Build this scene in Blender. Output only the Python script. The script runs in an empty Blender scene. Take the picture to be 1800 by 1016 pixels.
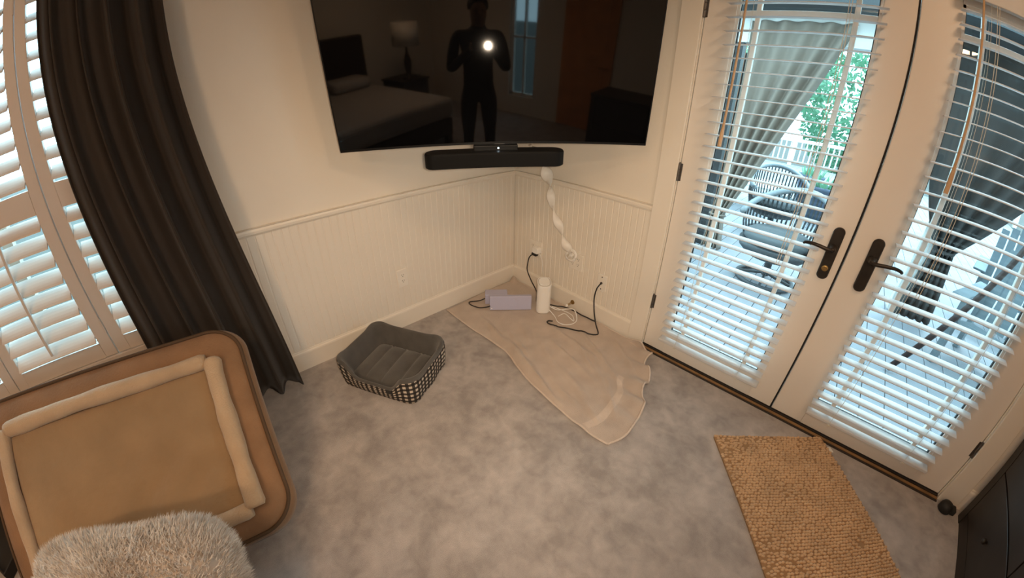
import bpy, bmesh, math, random
import numpy as np
from mathutils import Vector, Matrix

random.seed(7); rng = np.random.default_rng(7)
scene = bpy.context.scene
COL = scene.collection
PI = math.pi

# ------------------------------------------------------------------ camera (wide phone lens, measured barrel curve)
cam_d = bpy.data.cameras.new('camera'); cam = bpy.data.objects.new('camera', cam_d); COL.objects.link(cam); scene.camera = cam
CAM = Vector((1.91994, -1.84766, 1.40524))
yaw, pitch, roll = 0.808713, 0.5144, 0.0151777
f_ = Vector((-math.sin(yaw)*math.cos(pitch), math.cos(yaw)*math.cos(pitch), -math.sin(pitch)))
r_ = Vector((math.cos(yaw), math.sin(yaw), 0)); u_ = r_.cross(f_)
r2 = r_*math.cos(roll) + u_*math.sin(roll); u2 = -r_*math.sin(roll) + u_*math.cos(roll)
cam.matrix_world = Matrix(((r2.x, u2.x, -f_.x, CAM.x), (r2.y, u2.y, -f_.y, CAM.y), (r2.z, u2.z, -f_.z, CAM.z), (0, 0, 0, 1)))
cam_d.type = 'PANO'
lens = cam_d if hasattr(cam_d, 'panorama_type') else cam_d.cycles
lens.panorama_type = 'FISHEYE_LENS_POLYNOMIAL'
cam_d.sensor_fit = 'HORIZONTAL'; cam_d.sensor_width = 36.0; cam_d.sensor_height = 36.0*1016/1800
lens.fisheye_fov = math.radians(178)
lens.fisheye_polynomial_k0 = 0.0
lens.fisheye_polynomial_k1 = -1.4584317*0.05
lens.fisheye_polynomial_k2 = -0.7241915*0.05**2
lens.fisheye_polynomial_k3 = 2.0983189*0.05**3
lens.fisheye_polynomial_k4 = -1.1975461*0.05**4
cam_d.clip_start = 0.01; cam_d.clip_end = 200

# ------------------------------------------------------------------ world, exposure
W_ = bpy.data.worlds.new('sky'); scene.world = W_; W_.use_nodes = True
bgn = W_.node_tree.nodes['Background']
bgn.inputs[0].default_value = (0.66, 0.88, 1.0, 1); bgn.inputs[1].default_value = 6.0
sun_d = bpy.data.lights.new('hazy_sun', 'SUN'); sun_d.energy = 2.7; sun_d.color = (0.92, 0.99, 1.0); sun_d.angle = math.radians(14)
sun = bpy.data.objects.new('hazy_sun', sun_d); COL.objects.link(sun); sun.rotation_euler = Vector((-0.08, -0.52, -0.85)).to_track_quat('-Z', 'Y').to_euler(); sun.location = (1, 8, 12)
scene.view_settings.view_transform = 'Standard'; scene.view_settings.look = 'None'
scene.view_settings.exposure = 0.0; scene.view_settings.gamma = 1.0; scene.view_settings.use_curve_mapping = False
scene.cycles.use_denoising = True
scene.cycles.max_bounces = 10; scene.cycles.transparent_max_bounces = 24
scene.cycles.caustics_reflective = False; scene.cycles.caustics_refractive = False
LAMP_W = 14.0; LAMP_COL = (1.0, 0.64, 0.38); TORCH_W = 66.0; TORCH_COL = (1.0, 0.80, 0.58)

# ------------------------------------------------------------------ materials
def lin(c): return tuple(((v/255+0.055)/1.055)**2.4 if v > 10 else v/255/12.92 for v in c)
def mat(name, rgb, rough=0.6, metal=0.0, var=0.12, scale=8.0, bump=0.0, bscale=60.0, detail=4.0, spec=0.5, rgb2=None, sheen=0.0, lo=0.3, hi=0.7, trans=0.0):
    m = bpy.data.materials.new(name); m.use_nodes = True; nt = m.node_tree; N = nt.nodes; L = nt.links
    b = N['Principled BSDF']; b.inputs['Roughness'].default_value = rough; b.inputs['Metallic'].default_value = metal
    b.inputs['Specular IOR Level'].default_value = spec
    if sheen: b.inputs['Sheen Weight'].default_value = sheen
    tc = N.new('ShaderNodeTexCoord'); nz = N.new('ShaderNodeTexNoise'); nz.inputs['Scale'].default_value = scale; nz.inputs['Detail'].default_value = detail
    L.new(tc.outputs['Object'], nz.inputs['Vector'])
    cr = N.new('ShaderNodeValToRGB'); cr.color_ramp.elements[0].position = lo; cr.color_ramp.elements[1].position = hi
    a = rgb; c2 = rgb2 if rgb2 else tuple(v*(1-var) for v in rgb)
    cr.color_ramp.elements[0].color = (*c2, 1); cr.color_ramp.elements[1].color = (*a, 1)
    L.new(nz.outputs['Fac'], cr.inputs['Fac']); L.new(cr.outputs['Color'], b.inputs['Base Color'])
    if bump:
        n2 = N.new('ShaderNodeTexNoise'); n2.inputs['Scale'].default_value = bscale; n2.inputs['Detail'].default_value = 3
        L.new(tc.outputs['Object'], n2.inputs['Vector'])
        bp = N.new('ShaderNodeBump'); bp.inputs['Strength'].default_value = bump; bp.inputs['Distance'].default_value = 0.01
        L.new(n2.outputs['Fac'], bp.inputs['Height']); L.new(bp.outputs['Normal'], b.inputs['Normal'])
    if trans:
        out = N['Material Output']; tr = N.new('ShaderNodeBsdfTranslucent'); mx = N.new('ShaderNodeMixShader'); mx.inputs[0].default_value = trans
        L.new(cr.outputs['Color'], tr.inputs['Color']); L.new(b.outputs[0], mx.inputs[1]); L.new(tr.outputs[0], mx.inputs[2]); L.new(mx.outputs[0], out.inputs[0])
    return m
def glass_mat(name, tint=(1, 1, 1), refl=0.06):
    m = bpy.data.materials.new(name); m.use_nodes = True; nt = m.node_tree; N = nt.nodes; L = nt.links; N.remove(N['Principled BSDF'])
    t = N.new('ShaderNodeBsdfTransparent'); t.inputs[0].default_value = (*tint, 1)
    g = N.new('ShaderNodeBsdfGlossy'); g.inputs['Roughness'].default_value = 0.02
    lw = N.new('ShaderNodeLayerWeight'); lw.inputs[0].default_value = 0.5
    pw = N.new('ShaderNodeMath'); pw.operation = 'POWER'; pw.inputs[1].default_value = 6.0; L.new(lw.outputs['Facing'], pw.inputs[0])
    fr = N.new('ShaderNodeMath'); fr.operation = 'MULTIPLY_ADD'; fr.inputs[1].default_value = 0.5; fr.inputs[2].default_value = 0.025; L.new(pw.outputs[0], fr.inputs[0])
    mx = N.new('ShaderNodeMixShader'); L.new(fr.outputs[0], mx.inputs[0]); L.new(t.outputs[0], mx.inputs[1]); L.new(g.outputs[0], mx.inputs[2])
    L.new(mx.outputs[0], N['Material Output'].inputs[0]); return m
def emit_mat(name, rgb, s):
    m = bpy.data.materials.new(name); m.use_nodes = True; nt = m.node_tree; N = nt.nodes; L = nt.links
    b = N['Principled BSDF']; b.inputs['Base Color'].default_value = (*rgb, 1); b.inputs['Emission Color'].default_value = (*rgb, 1); b.inputs['Emission Strength'].default_value = s
    return m
M = {}
M['wall'] = mat('cream_wall_paint', (0.80, 0.745, 0.66), 0.75, var=0.03, scale=3, bump=0.05, bscale=180)
M['trim'] = mat('cream_trim_paint', (0.82, 0.765, 0.68), 0.45, var=0.03, scale=4)
M['ceil'] = mat('ceiling_paint', (0.8, 0.77, 0.72), 0.9, var=0.02)
M['door'] = mat('door_paint', (0.80, 0.74, 0.67), 0.4, var=0.03, scale=3)
M['shutter'] = mat('shutter_paint', (0.70, 0.615, 0.55), 0.4, var=0.03, scale=5)
M['glass'] = glass_mat('window_glass', (0.88, 0.98, 1.0))
M['slat'] = mat('blind_slat', (0.80, 0.79, 0.78), 0.4, var=0.03, scale=20, trans=0.35)
M['cord'] = mat('cord_white', (0.75, 0.7, 0.6), 0.8)
M['wand'] = mat('wand_wood', (0.66, 0.43, 0.24), 0.45, var=0.25, scale=30)
M['bronze'] = mat('dark_bronze', (0.045, 0.036, 0.03), 0.42, metal=0.6, var=0.35, scale=25)
M['brass'] = mat('brass', (0.45, 0.30, 0.12), 0.35, metal=0.9)
M['steel'] = mat('hinge_metal', (0.16, 0.145, 0.135), 0.4, metal=0.8)
M['thresh'] = mat('threshold_bronze', (0.02, 0.013, 0.009), 0.55, var=0.3)
M['threshw'] = mat('threshold_wood', (0.30, 0.16, 0.06), 0.5, var=0.4, scale=12)
M['curtain'] = mat('brown_curtain', (0.034, 0.024, 0.0175), 0.8, var=0.25, scale=5, bump=0.15, bscale=400, sheen=0.15)
M['rod'] = mat('curtain_rod', (0.02, 0.016, 0.013), 0.4, metal=0.5)
M['tvscreen'] = mat('tv_screen', (0.0022, 0.0022, 0.0025), 0.035, var=0.02, spec=0.5)
M['tvbody'] = mat('tv_plastic', (0.005, 0.005, 0.0055), 0.45, spec=0.3)
M['cloth_black'] = mat('speaker_cloth', (0.005, 0.0048, 0.0048), 0.7, var=0.2, scale=200, spec=0.2)
M['logo'] = mat('logo_grey', (0.25, 0.25, 0.26), 0.4)
M['led'] = emit_mat('status_led', (0.7, 0.9, 1.0), 6.0)
M['plate'] = mat('outlet_plastic', (0.83, 0.79, 0.72), 0.35, var=0.02)
M['slotm'] = mat('outlet_slot', (0.03, 0.025, 0.02), 0.6)
M['sleeve'] = mat('white_sleeve', (0.88, 0.86, 0.82), 0.42, var=0.06, scale=20)
M['white'] = mat('white_plastic', (0.88, 0.87, 0.84), 0.35, var=0.02)
M['white2'] = mat('white_plastic_groove', (0.55, 0.53, 0.5), 0.5)
M['lilac'] = mat('lilac_grey_plastic', (0.50, 0.50, 0.67), 0.5, var=0.04, scale=6)
M['blackcable'] = mat('black_cable', (0.018, 0.016, 0.016), 0.5)
M['cardark'] = mat('black_rubber', (0.012, 0.011, 0.011), 0.6)
M['towel'] = mat('taupe_towel', (0.60, 0.50, 0.425), 0.95, rgb2=(0.49, 0.40, 0.335), scale=9, bump=0.5, bscale=350, sheen=0.3)
M['towelhem'] = mat('towel_hem', (0.68, 0.575, 0.495), 0.95, var=0.12, scale=60, bump=0.3, bscale=300)
M['towelband'] = mat('towel_woven_band', (0.65, 0.545, 0.465), 0.9, var=0.08, scale=60, bump=0.2, bscale=300)
M['petgrey'] = mat('pet_bed_grey_plush', (0.10, 0.094, 0.088), 0.95, var=0.3, scale=14, bump=0.3, bscale=300, sheen=0.3)
M['tag'] = mat('bed_tag', (0.03, 0.028, 0.027), 0.7)
M['bedtan'] = mat('bed_tan_suede', (0.33, 0.185, 0.095), 0.9, var=0.28, scale=7, bump=0.25, bscale=120, sheen=0.25)
M['bedin'] = mat('bed_mattress_suede', (0.40, 0.27, 0.15), 0.9, var=0.2, scale=5, bump=0.35, bscale=40, sheen=0.3)
M['bolster'] = mat('bed_bolster_plush', (0.60, 0.44, 0.29), 0.95, var=0.15, scale=10, bump=0.35, bscale=150, sheen=0.3)
M['piping'] = mat('bed_piping', (0.095, 0.055, 0.028), 0.8)
M['fur'] = mat('grey_fur', (0.90, 0.86, 0.81), 0.8, rgb2=(0.62, 0.56, 0.50), scale=22, sheen=0.2)
M['furbase'] = mat('fur_base', (0.6, 0.52, 0.45), 0.9)
M['rug'] = mat('chenille_tan', (0.66, 0.44, 0.255), 0.95, var=0.25, scale=9, sheen=0.3)
M['rugbase'] = mat('rug_backing', (0.36, 0.22, 0.115), 0.95)
M['label'] = mat('label_white', (0.8, 0.78, 0.74), 0.7)
M['dresser'] = mat('dark_walnut', (0.030, 0.021, 0.016), 0.45, var=0.4, scale=6)
M['seam'] = mat('dark_gap', (0.006, 0.005, 0.004), 0.8)
M['deck'] = mat('deck_board', (0.25, 0.255, 0.275), 0.7, var=0.2, scale=3)
M['whitepaint'] = mat('white_outdoor_paint', (0.8, 0.8, 0.78), 0.6)
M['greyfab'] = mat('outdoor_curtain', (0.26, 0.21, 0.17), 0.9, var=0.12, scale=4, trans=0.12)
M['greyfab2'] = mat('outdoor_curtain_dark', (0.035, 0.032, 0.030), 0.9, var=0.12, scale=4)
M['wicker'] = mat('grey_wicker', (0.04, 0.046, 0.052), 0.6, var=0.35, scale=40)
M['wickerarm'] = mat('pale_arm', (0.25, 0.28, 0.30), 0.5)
M['cushion'] = mat('chair_cushion', (0.075, 0.085, 0.09), 0.9)
M['adir'] = mat('blue_grey_paint', (0.13, 0.165, 0.185), 0.6, var=0.15)
M['cabinet'] = mat('outdoor_cabinet', (0.012, 0.0125, 0.0135), 0.5)
M['redwood'] = mat('redwood_pole', (0.035, 0.016, 0.013), 0.55, var=0.3, scale=20)
M['leaf'] = mat('leaf_green', (0.20, 0.40, 0.26), 0.6, rgb2=(0.07, 0.24, 0.13), scale=3, trans=0.4)
M['bark'] = mat('bark', (0.10, 0.07, 0.05), 0.9)
M['lawn'] = mat('pale_gravel', (0.05, 0.053, 0.045), 0.9)
M['pot'] = mat('slate_pot', (0.05, 0.075, 0.12), 0.6)
M['roof'] = mat('patio_roof', (0.06, 0.066, 0.07), 0.8)
M['mattress'] = mat('bed_linen', (0.5, 0.47, 0.44), 0.9, var=0.1)
M['headb'] = mat('headboard_dark', (0.03, 0.02, 0.016), 0.5)
M['shade'] = mat('lamp_shade', (0.75, 0.7, 0.62), 0.8)
M['doororange'] = mat('orange_wood', (0.75, 0.30, 0.10), 0.45, var=0.25, scale=5)
M['darkcloth'] = mat('dark_clothing', (0.012, 0.012, 0.014), 0.9)
M['skin'] = mat('skin', (0.25, 0.14, 0.095), 0.6)
M['hair'] = mat('hair_dark', (0.015, 0.011, 0.009), 0.6)
M['lamplens'] = emit_mat('lamp_diffuser', (1.0, 0.78, 0.5), 2.0)

# carpet: plush with brushed light and dark patches (pile direction wear)
def carpet():
    m = bpy.data.materials.new('grey_plush_carpet'); m.use_nodes = True; nt = m.node_tree; N = nt.nodes; L = nt.links
    b = N['Principled BSDF']; b.inputs['Roughness'].default_value = 1.0; b.inputs['Specular IOR Level'].default_value = 0.1; b.inputs['Sheen Weight'].default_value = 0.25
    tc = N.new('ShaderNodeTexCoord')
    def nz(s, d, dist=0.0):
        n = N.new('ShaderNodeTexNoise'); n.inputs['Scale'].default_value = s; n.inputs['Detail'].default_value = d; n.inputs['Distortion'].default_value = dist
        L.new(tc.outputs['Object'], n.inputs['Vector']); return n
    a, c, e = nz(6.0, 5, 0.45), nz(21, 3, 0.4), nz(420, 2)
    mx = N.new('ShaderNodeMix'); mx.data_type = 'FLOAT'; mx.inputs[0].default_value = 0.35
    L.new(a.outputs['Fac'], mx.inputs[2]); L.new(c.outputs['Fac'], mx.inputs[3])
    m2 = N.new('ShaderNodeMix'); m2.data_type = 'FLOAT'; m2.inputs[0].default_value = 0.22
    L.new(mx.outputs[0], m2.inputs[2]); L.new(e.outputs['Fac'], m2.inputs[3])
    cr = N.new('ShaderNodeValToRGB'); E0, E1 = cr.color_ramp.elements
    E0.position = 0.38; E1.position = 0.63; E0.color = (0.30, 0.272, 0.258, 1); E1.color = (0.52, 0.475, 0.45, 1)
    L.new(m2.outputs[0], cr.inputs['Fac']); L.new(cr.outputs['Color'], b.inputs['Base Color'])
    bp = N.new('ShaderNodeBump'); bp.inputs['Strength'].default_value = 0.5; bp.inputs['Distance'].default_value = 0.006
    L.new(e.outputs['Fac'], bp.inputs['Height']); L.new(bp.outputs['Normal'], b.inputs['Normal']); return m
M['carpet'] = carpet()
# black / cream gingham for the small pet bed, laid out by the cloth's own UVs in metres
def gingham():
    m = bpy.data.materials.new('gingham_fabric'); m.use_nodes = True; nt = m.node_tree; N = nt.nodes; L = nt.links
    b = N['Principled BSDF']; b.inputs['Roughness'].default_value = 0.9
    uv = N.new('ShaderNodeUVMap'); sp = N.new('ShaderNodeSeparateXYZ'); L.new(uv.outputs[0], sp.inputs[0])
    def band(o):
        k = N.new('ShaderNodeMath'); k.operation = 'MULTIPLY'; k.inputs[1].default_value = 1/0.031; L.new(o, k.inputs[0])
        f = N.new('ShaderNodeMath'); f.operation = 'FRACT'; L.new(k.outputs[0], f.inputs[0])
        g = N.new('ShaderNodeMath'); g.operation = 'GREATER_THAN'; g.inputs[1].default_value = 0.5; L.new(f.outputs[0], g.inputs[0]); return g
    x, y = band(sp.outputs[0]), band(sp.outputs[1])
    ad = N.new('ShaderNodeMath'); ad.operation = 'ADD'; L.new(x.outputs[0], ad.inputs[0]); L.new(y.outputs[0], ad.inputs[1])
    h = N.new('ShaderNodeMath'); h.operation = 'MULTIPLY'; h.inputs[1].default_value = 0.5; L.new(ad.outputs[0], h.inputs[0])
    cr = N.new('ShaderNodeValToRGB'); cr.color_ramp.interpolation = 'CONSTANT'
    cr.color_ramp.elements[0].position = 0.0; cr.color_ramp.elements[0].color = (0.62, 0.55, 0.46, 1)
    cr.color_ramp.elements[1].position = 0.4; cr.color_ramp.elements[1].color = (0.055, 0.045, 0.038, 1)
    e = cr.color_ramp.elements.new(0.9); e.color = (0.012, 0.010, 0.010, 1)
    L.new(h.outputs[0], cr.inputs['Fac']); L.new(cr.outputs['Color'], b.inputs['Base Color']); return m
M['gingham'] = gingham()

# ------------------------------------------------------------------ mesh helpers
class MB:
    def __init__(s): s.v = []; s.f = []; s.uv = None
    def add(s, vs, fs):
        o = len(s.v); s.v += [tuple(p) for p in vs]; s.f += [tuple(o+i for i in f) for f in fs]; return s
    def box(s, x0, x1, y0, y1, z0, z1):
        return s.add([(x0,y0,z0),(x1,y0,z0),(x1,y1,z0),(x0,y1,z0),(x0,y0,z1),(x1,y0,z1),(x1,y1,z1),(x0,y1,z1)],
                     [(0,3,2,1),(4,5,6,7),(0,1,5,4),(1,2,6,5),(2,3,7,6),(3,0,4,7)])
    def obox(s, c, ex, ey, ez, sx, sy, sz):       # centre, axes, half sizes
        c, ex, ey, ez = map(Vector, (c, ex, ey, ez)); q = []
        for k in (-1, 1):
            for (i, j) in ((-1,-1),(1,-1),(1,1),(-1,1)): q.append(c + ex*sx*i + ey*sy*j + ez*sz*k)
        return s.add(q, [(0,3,2,1),(4,5,6,7),(0,1,5,4),(1,2,6,5),(2,3,7,6),(3,0,4,7)])
    def loops(s, rings, cap0=True, cap1=True, closed=True):   # list of equal-length rings
        n = len(rings[0]); o = len(s.v)
        for r in rings: s.v += [tuple(p) for p in r]
        m = n if closed else n-1
        for k in range(len(rings)-1):
            for i in range(m):
                j = (i+1) % n; s.f.append((o+k*n+i, o+k*n+j, o+(k+1)*n+j, o+(k+1)*n+i))
        if cap0: s.f.append(tuple(o+i for i in reversed(range(n))))
        if cap1: s.f.append(tuple(o+(len(rings)-1)*n+i for i in range(n)))
        return s
    def tube(s, pts, r, n=8, cap=True, closed=False):
        P = [Vector(p) for p in pts]; R = r if hasattr(r, '__len__') else [r]*len(P); rings = []; prev = None
        for i, p in enumerate(P):
            if closed: t = P[(i+1) % len(P)] - P[i-1]
            else: t = P[min(i+1, len(P)-1)] - P[max(i-1, 0)]
            t = t.normalized() if t.length > 1e-9 else Vector((0, 0, 1))
            if prev is None:
                a = Vector((0, 0, 1)) if abs(t.z) < 0.9 else Vector((1, 0, 0)); x = t.cross(a).normalized()
            else:
                x = prev - t*prev.dot(t); x = x.normalized() if x.length > 1e-6 else t.orthogonal().normalized()
            prev = x; y = t.cross(x)
            rings.append([p + x*math.cos(2*PI*k/n)*R[i] + y*math.sin(2*PI*k/n)*R[i] for k in range(n)])
        if closed: rings.append(rings[0]); cap = False
        return s.loops(rings, cap, cap)
    def lathe(s, prof, n=24, c=(0, 0, 0)):       # prof list of (r, z) about +z
        rings = [[(c[0]+r*math.cos(2*PI*k/n), c[1]+r*math.sin(2*PI*k/n), c[2]+z) for k in range(n)] for r, z in prof]
        return s.loops(rings)
    def grid(s, nu, nv, fn, uvfn=None):
        o = len(s.v)
        if uvfn is not None and s.uv is None: s.uv = []
        for j in range(nv+1):
            for i in range(nu+1):
                s.v.append(tuple(fn(i/nu, j/nv)))
                if uvfn is not None: s.uv.append(uvfn(i/nu, j/nv))
        for j in range(nv):
            for i in range(nu):
                a = o+j*(nu+1)+i; s.f.append((a, a+1, a+nu+2, a+nu+1))
        return s
    def mesh(s, name, m, smooth=False, origin=(0, 0, 0)):
        me = bpy.data.meshes.new(name); o = Vector(origin)
        me.from_pydata([tuple(Vector(p)-o) for p in s.v], [], s.f)
        if s.uv:
            ul = me.uv_layers.new(name='UVMap')
            for l in me.loops: ul.data[l.index].uv = s.uv[l.vertex_index]
        me.materials.append(m); me.validate()
        if smooth:
            for p in me.polygons: p.use_smooth = True
        return me
    def build(s, name, m, parent=None, origin=None, smooth=False, bevel=0, seg=2, solid=0, subsurf=0, autosm=False, soff=-1.0):
        wo = Vector(parent['_o']) if parent else Vector(origin if origin is not None else base_of(s.v))
        me = s.mesh(name, m, smooth, wo)
        o = bpy.data.objects.new(name, me); COL.objects.link(o)
        if parent: o.parent = parent
        else: o.location = wo
        o['_o'] = tuple(wo); TMP.append(o)
        if solid: d = o.modifiers.new('thickness', 'SOLIDIFY'); d.thickness = solid; d.offset = soff
        if bevel:
            d = o.modifiers.new('bevel', 'BEVEL'); d.width = bevel; d.segments = seg; d.limit_method = 'ANGLE'; d.angle_limit = math.radians(40)
        if subsurf: d = o.modifiers.new('smooth', 'SUBSURF'); d.levels = subsurf; d.render_levels = subsurf
        return o
TMP = []
def base_of(v):
    a = np.array(v); return (float((a[:,0].min()+a[:,0].max())/2), float((a[:,1].min()+a[:,1].max())/2), float(a[:,2].min()))
def thing(name, loc, label=None, cat=None, group=None, kind=None):
    o = bpy.data.objects.new(name, None); COL.objects.link(o); o.location = loc; o['_o'] = tuple(loc); TMP.append(o); o.empty_display_size = 0.1
    return tag(o, label, cat, group, kind)
def tag(o, label=None, cat=None, group=None, kind=None):
    if label: o['label'] = label
    if cat: o['category'] = cat
    if group: o['group'] = group
    if kind: o['kind'] = kind
    return o
def st(o): o['kind'] = 'structure'; return o
def inst(me, name, parent, loc, rot=None, sc=None):      # part that shares mesh data; loc is world
    o = bpy.data.objects.new(name, me); COL.objects.link(o); o.parent = parent
    o.location = Vector(loc) - Vector(parent['_o'])
    if rot: o.rotation_euler = rot
    if sc: o.scale = sc
    o['_o'] = tuple(loc); TMP.append(o); return o
def copy_tree(root, loc, rz=None):
    r = root.copy(); COL.objects.link(r); r.location = loc; TMP.append(r)
    if rz is not None: r.rotation_euler = (0, 0, rz)
    for ch in root.children:
        c = ch.copy(); COL.objects.link(c); c.parent = r; TMP.append(c)
        for g in ch.children:
            d = g.copy(); COL.objects.link(d); d.parent = c; TMP.append(d)
    return r
def rrect(w, d, r, n=6):          # rounded rectangle outline in XY, centred, ccw
    out = []
    for cx, cy, a0 in ((w/2-r, d/2-r, 0), (-w/2+r, d/2-r, PI/2), (-w/2+r, -d/2+r, PI), (w/2-r, -d/2+r, 3*PI/2)):
        for k in range(n+1): a = a0 + k*PI/2/n; out.append((cx+r*math.cos(a), cy+r*math.sin(a)))
    return out
def smoothpath(pts, sub=6):
    P = [Vector(p) for p in pts]; out = []
    for i in range(len(P)-1):
        p0, p1, p2, p3 = P[max(i-1,0)], P[i], P[i+1], P[min(i+2,len(P)-1)]
        for k in range(sub):
            t = k/sub
            out.append(0.5*((2*p1)+(p2-p0)*t+(2*p0-5*p1+4*p2-p3)*t*t+(3*p1-p0-3*p2+p3)*t**3))
    out.append(P[-1]); return out
def sstep(a, b, x):
    t = min(1, max(0, (x-a)/(b-a))); return t*t*(3-2*t)
def hsh(i, j=0): 
    v = math.sin(i*127.1+j*311.7)*43758.5453; return v-math.floor(v)

# ------------------------------------------------------------------ the room shell
RX, RY, CZ = 4.6, -5.2, 2.5
XD0, XD1, XD2 = 1.197, 2.014, 2.887
WY0, WY1, WZ0, WZ1 = -3.43, -1.97, 0.50, 2.16       # window opening in the left wall
st(MB().box(-0.15, RX+0.15, RY-0.15, 0.155, -0.1, 0.0).build('floor', M['carpet'], origin=(0, 0, 0)))
st(MB().box(-0.15, RX+0.15, RY-0.15, 0.15, CZ, CZ+0.1).build('ceiling', M['ceil']))
w = MB(); w.box(-0.15, 0, RY, WY0, 0, CZ); w.box(-0.15, 0, WY1, 0.15, 0, CZ); w.box(-0.15, 0, WY0, WY1, 0, WZ0); w.box(-0.15, 0, WY0, WY1, WZ1, CZ)
st(w.build('wall_left', M['wall']))
w = MB(); w.box(0, XD0-0.02, 0, 0.15, 0, CZ); w.box(XD2+0.02, RX, 0, 0.15, 0, CZ); w.box(XD0-0.02, XD2+0.02, 0, 0.15, 2.07, CZ)
st(w.build('wall_right', M['wall']))
st(MB().box(-0.15, RX+0.15, RY-0.15, RY, 0, CZ).build('wall_back', M['wall']))
w = MB(); w.box(RX, RX+0.15, RY, -3.45, 0, CZ); w.box(RX, RX+0.15, -2.95, 0.15, 0, CZ); w.box(RX, RX+0.15, -3.45, -2.95, 0, 0.3); w.box(RX, RX+0.15, -3.45, -2.95, 2.1, CZ)
st(w.build('wall_far', M['wall']))
# baseboards with a rounded cap
def baseboard(name, axis, a0, a1, sgn=1):
    prof = [(0, 0), (0.015, 0), (0.015, 0.108), (0.013, 0.116), (0.008, 0.121), (0.0065, 0.127), (0.004, 0.1305), (0, 0.131)]
    rings = []
    for a in (a0, a1):
        rings.append([(p, a, z) if axis == 'L' else (a, -p, z) for p, z in prof])
    return st(MB().loops(rings).build(name, M['trim'], smooth=False))
baseboard('baseboard_left', 'L', -5.2, 0.0); baseboard('baseboard_right', 'R', 0.015, 1.087)
baseboard('baseboard_door_side', 'R', 3.0, 4.6)
# chair rail
def rail(name, axis, a0, a1):
    prof = [(0, 0.842), (0.008, 0.842), (0.012, 0.85), (0.018, 0.853), (0.02, 0.866), (0.016, 0.875), (0.022, 0.881), (0, 0.882)]
    rings = [[(p, a, z) if axis == 'L' else (a, -p, z) for p, z in prof] for a in (a0, a1)]
    return st(MB().loops(rings).build(name, M['trim']))
rail('trim_1', 'L', -1.93, 0.0); rail('trim_2', 'R', 0.02, 1.087)
# beadboard wainscot below the rail: narrow vertical boards, each with its own groove
def wainscot(name, axis, a0, a1, pitch=0.041):
    parent = st(MB().box(*( (0.0, 0.004, a0, a1, 0.129, 0.843) if axis == 'L' else (a0, a1, -0.004, 0.0, 0.129, 0.843))).build(name, M['wall']))
    n = int((a1-a0)/pitch); p = (a1-a0)/n; g = 0.0035
    prof = [(g/2, 0.0035), (g/2+0.003, 0.0065), (p-g/2-0.003, 0.0065), (p-g/2, 0.0035)]
    mb = MB()
    if axis == 'L': mb.loops([[(d, a-p/2, z) for a, d in prof] for z in (0, 0.711)])
    else: mb.loops([[(a-p/2, -d, z) for a, d in prof] for z in (0, 0.711)])
    me = mb.mesh('board', M['wall'])
    for i in range(n):
        a = a0+(i+0.5)*p
        inst(me, 'board', parent, (0, a, 0.13) if axis == 'L' else (a, 0, 0.13))
    return parent
wainscot('wall_left_wainscot', 'L', -1.93, -0.0075); wainscot('wall_right_wainscot', 'R', 0.0075, 1.087)
# door casing
w = MB(); w.box(1.087, XD0-0.006, -0.02, 0.0, 0, 2.16); c1 = st(w.build('trim_3', M['trim'], bevel=0.003))
w = MB(); w.box(XD2+0.006, 3.0, -0.02, 0.0, 0, 2.16); st(w.build('trim_4', M['trim'], bevel=0.003))
w = MB(); w.box(1.087, 3.0, -0.022, 0.0, 2.06, 2.17); st(w.build('trim_5', M['trim'], bevel=0.003))
w = MB(); w.box(XD0-0.02, XD0-0.003, 0, 0.15, 0, 2.07); w.box(XD2+0.003, XD2+0.02, 0, 0.15, 0, 2.07); w.box(XD0-0.02, XD2+0.02, 0, 0.15, 2.052, 2.07); st(w.build('trim_6', M['trim']))
# threshold: dark metal sill and a wood strip
th = st(MB().box(XD0-0.003, XD2+0.003, -0.012, 0.15, 0.0, 0.014).build('trim_7', M['thresh'], bevel=0.002))
MB().box(XD0-0.003, XD2+0.003, -0.030, -0.013, 0.0, 0.009).build('wood_strip', M['threshw'], th, bevel=0.002)
MB().box(XD0-0.003, XD2+0.003, -0.044, -0.031, 0.0, 0.006).build('metal_edge', M['thresh'], th, bevel=0.002)

# ------------------------------------------------------------------ french doors
def handle(parent, cx, side, lock):
    # long rounded plate, boss and curved lever; side -1 lever points left
    mb = MB(); zc = 0.897; pl = [(x, z) for x, z in rrect(0.046, 0.236, 0.0225, 8)]
    mb.loops([[(cx+x, -0.001, zc+z) for x, z in pl], [(cx+x, -0.010, zc+z) for x, z in pl], [(cx+x*0.86, -0.014, zc+z*0.97) for x, z in pl]][::-1])
    p = mb.build('handle_plate', M['bronze'], parent, smooth=False)
    zl = 0.925
    b = MB(); rings = []
    for y, r in ((-0.013, 0.019), (-0.02, 0.018), (-0.024, 0.013), (-0.055, 0.011), (-0.062, 0.009)):
        rings.append([(cx+r*math.cos(2*PI*k/16), y, zl+r*math.sin(2*PI*k/16)) for k in range(16)])
    b.loops(rings).build('lever_boss', M['bronze'], p, smooth=True)
    path = smoothpath([(cx, -0.056, zl), (cx+side*0.02, -0.062, zl+0.001), (cx+side*0.05, -0.064, zl+0.006), (cx+side*0.085, -0.061, zl+0.008), (cx+side*0.108, -0.052, zl+0.002), (cx+side*0.114, -0.046, zl-0.004)], 5)
    n = len(path); R = [0.0085-0.003*abs(i/n-0.15) for i in range(n)]
    MB().tube(path, R, 10).build('lever', M['bronze'], p, smooth=True)
    if lock:
        rings = [[(cx+r*math.cos(2*PI*k/14), y, 0.832+r*math.sin(2*PI*k/14)) for k in range(14)] for y, r in ((-0.012, 0.014), (-0.02, 0.013), (-0.021, 0.008), (-0.027, 0.007))]
        MB().loops(rings).build('lock_cylinder', M['brass'], p, smooth=False)
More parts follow.
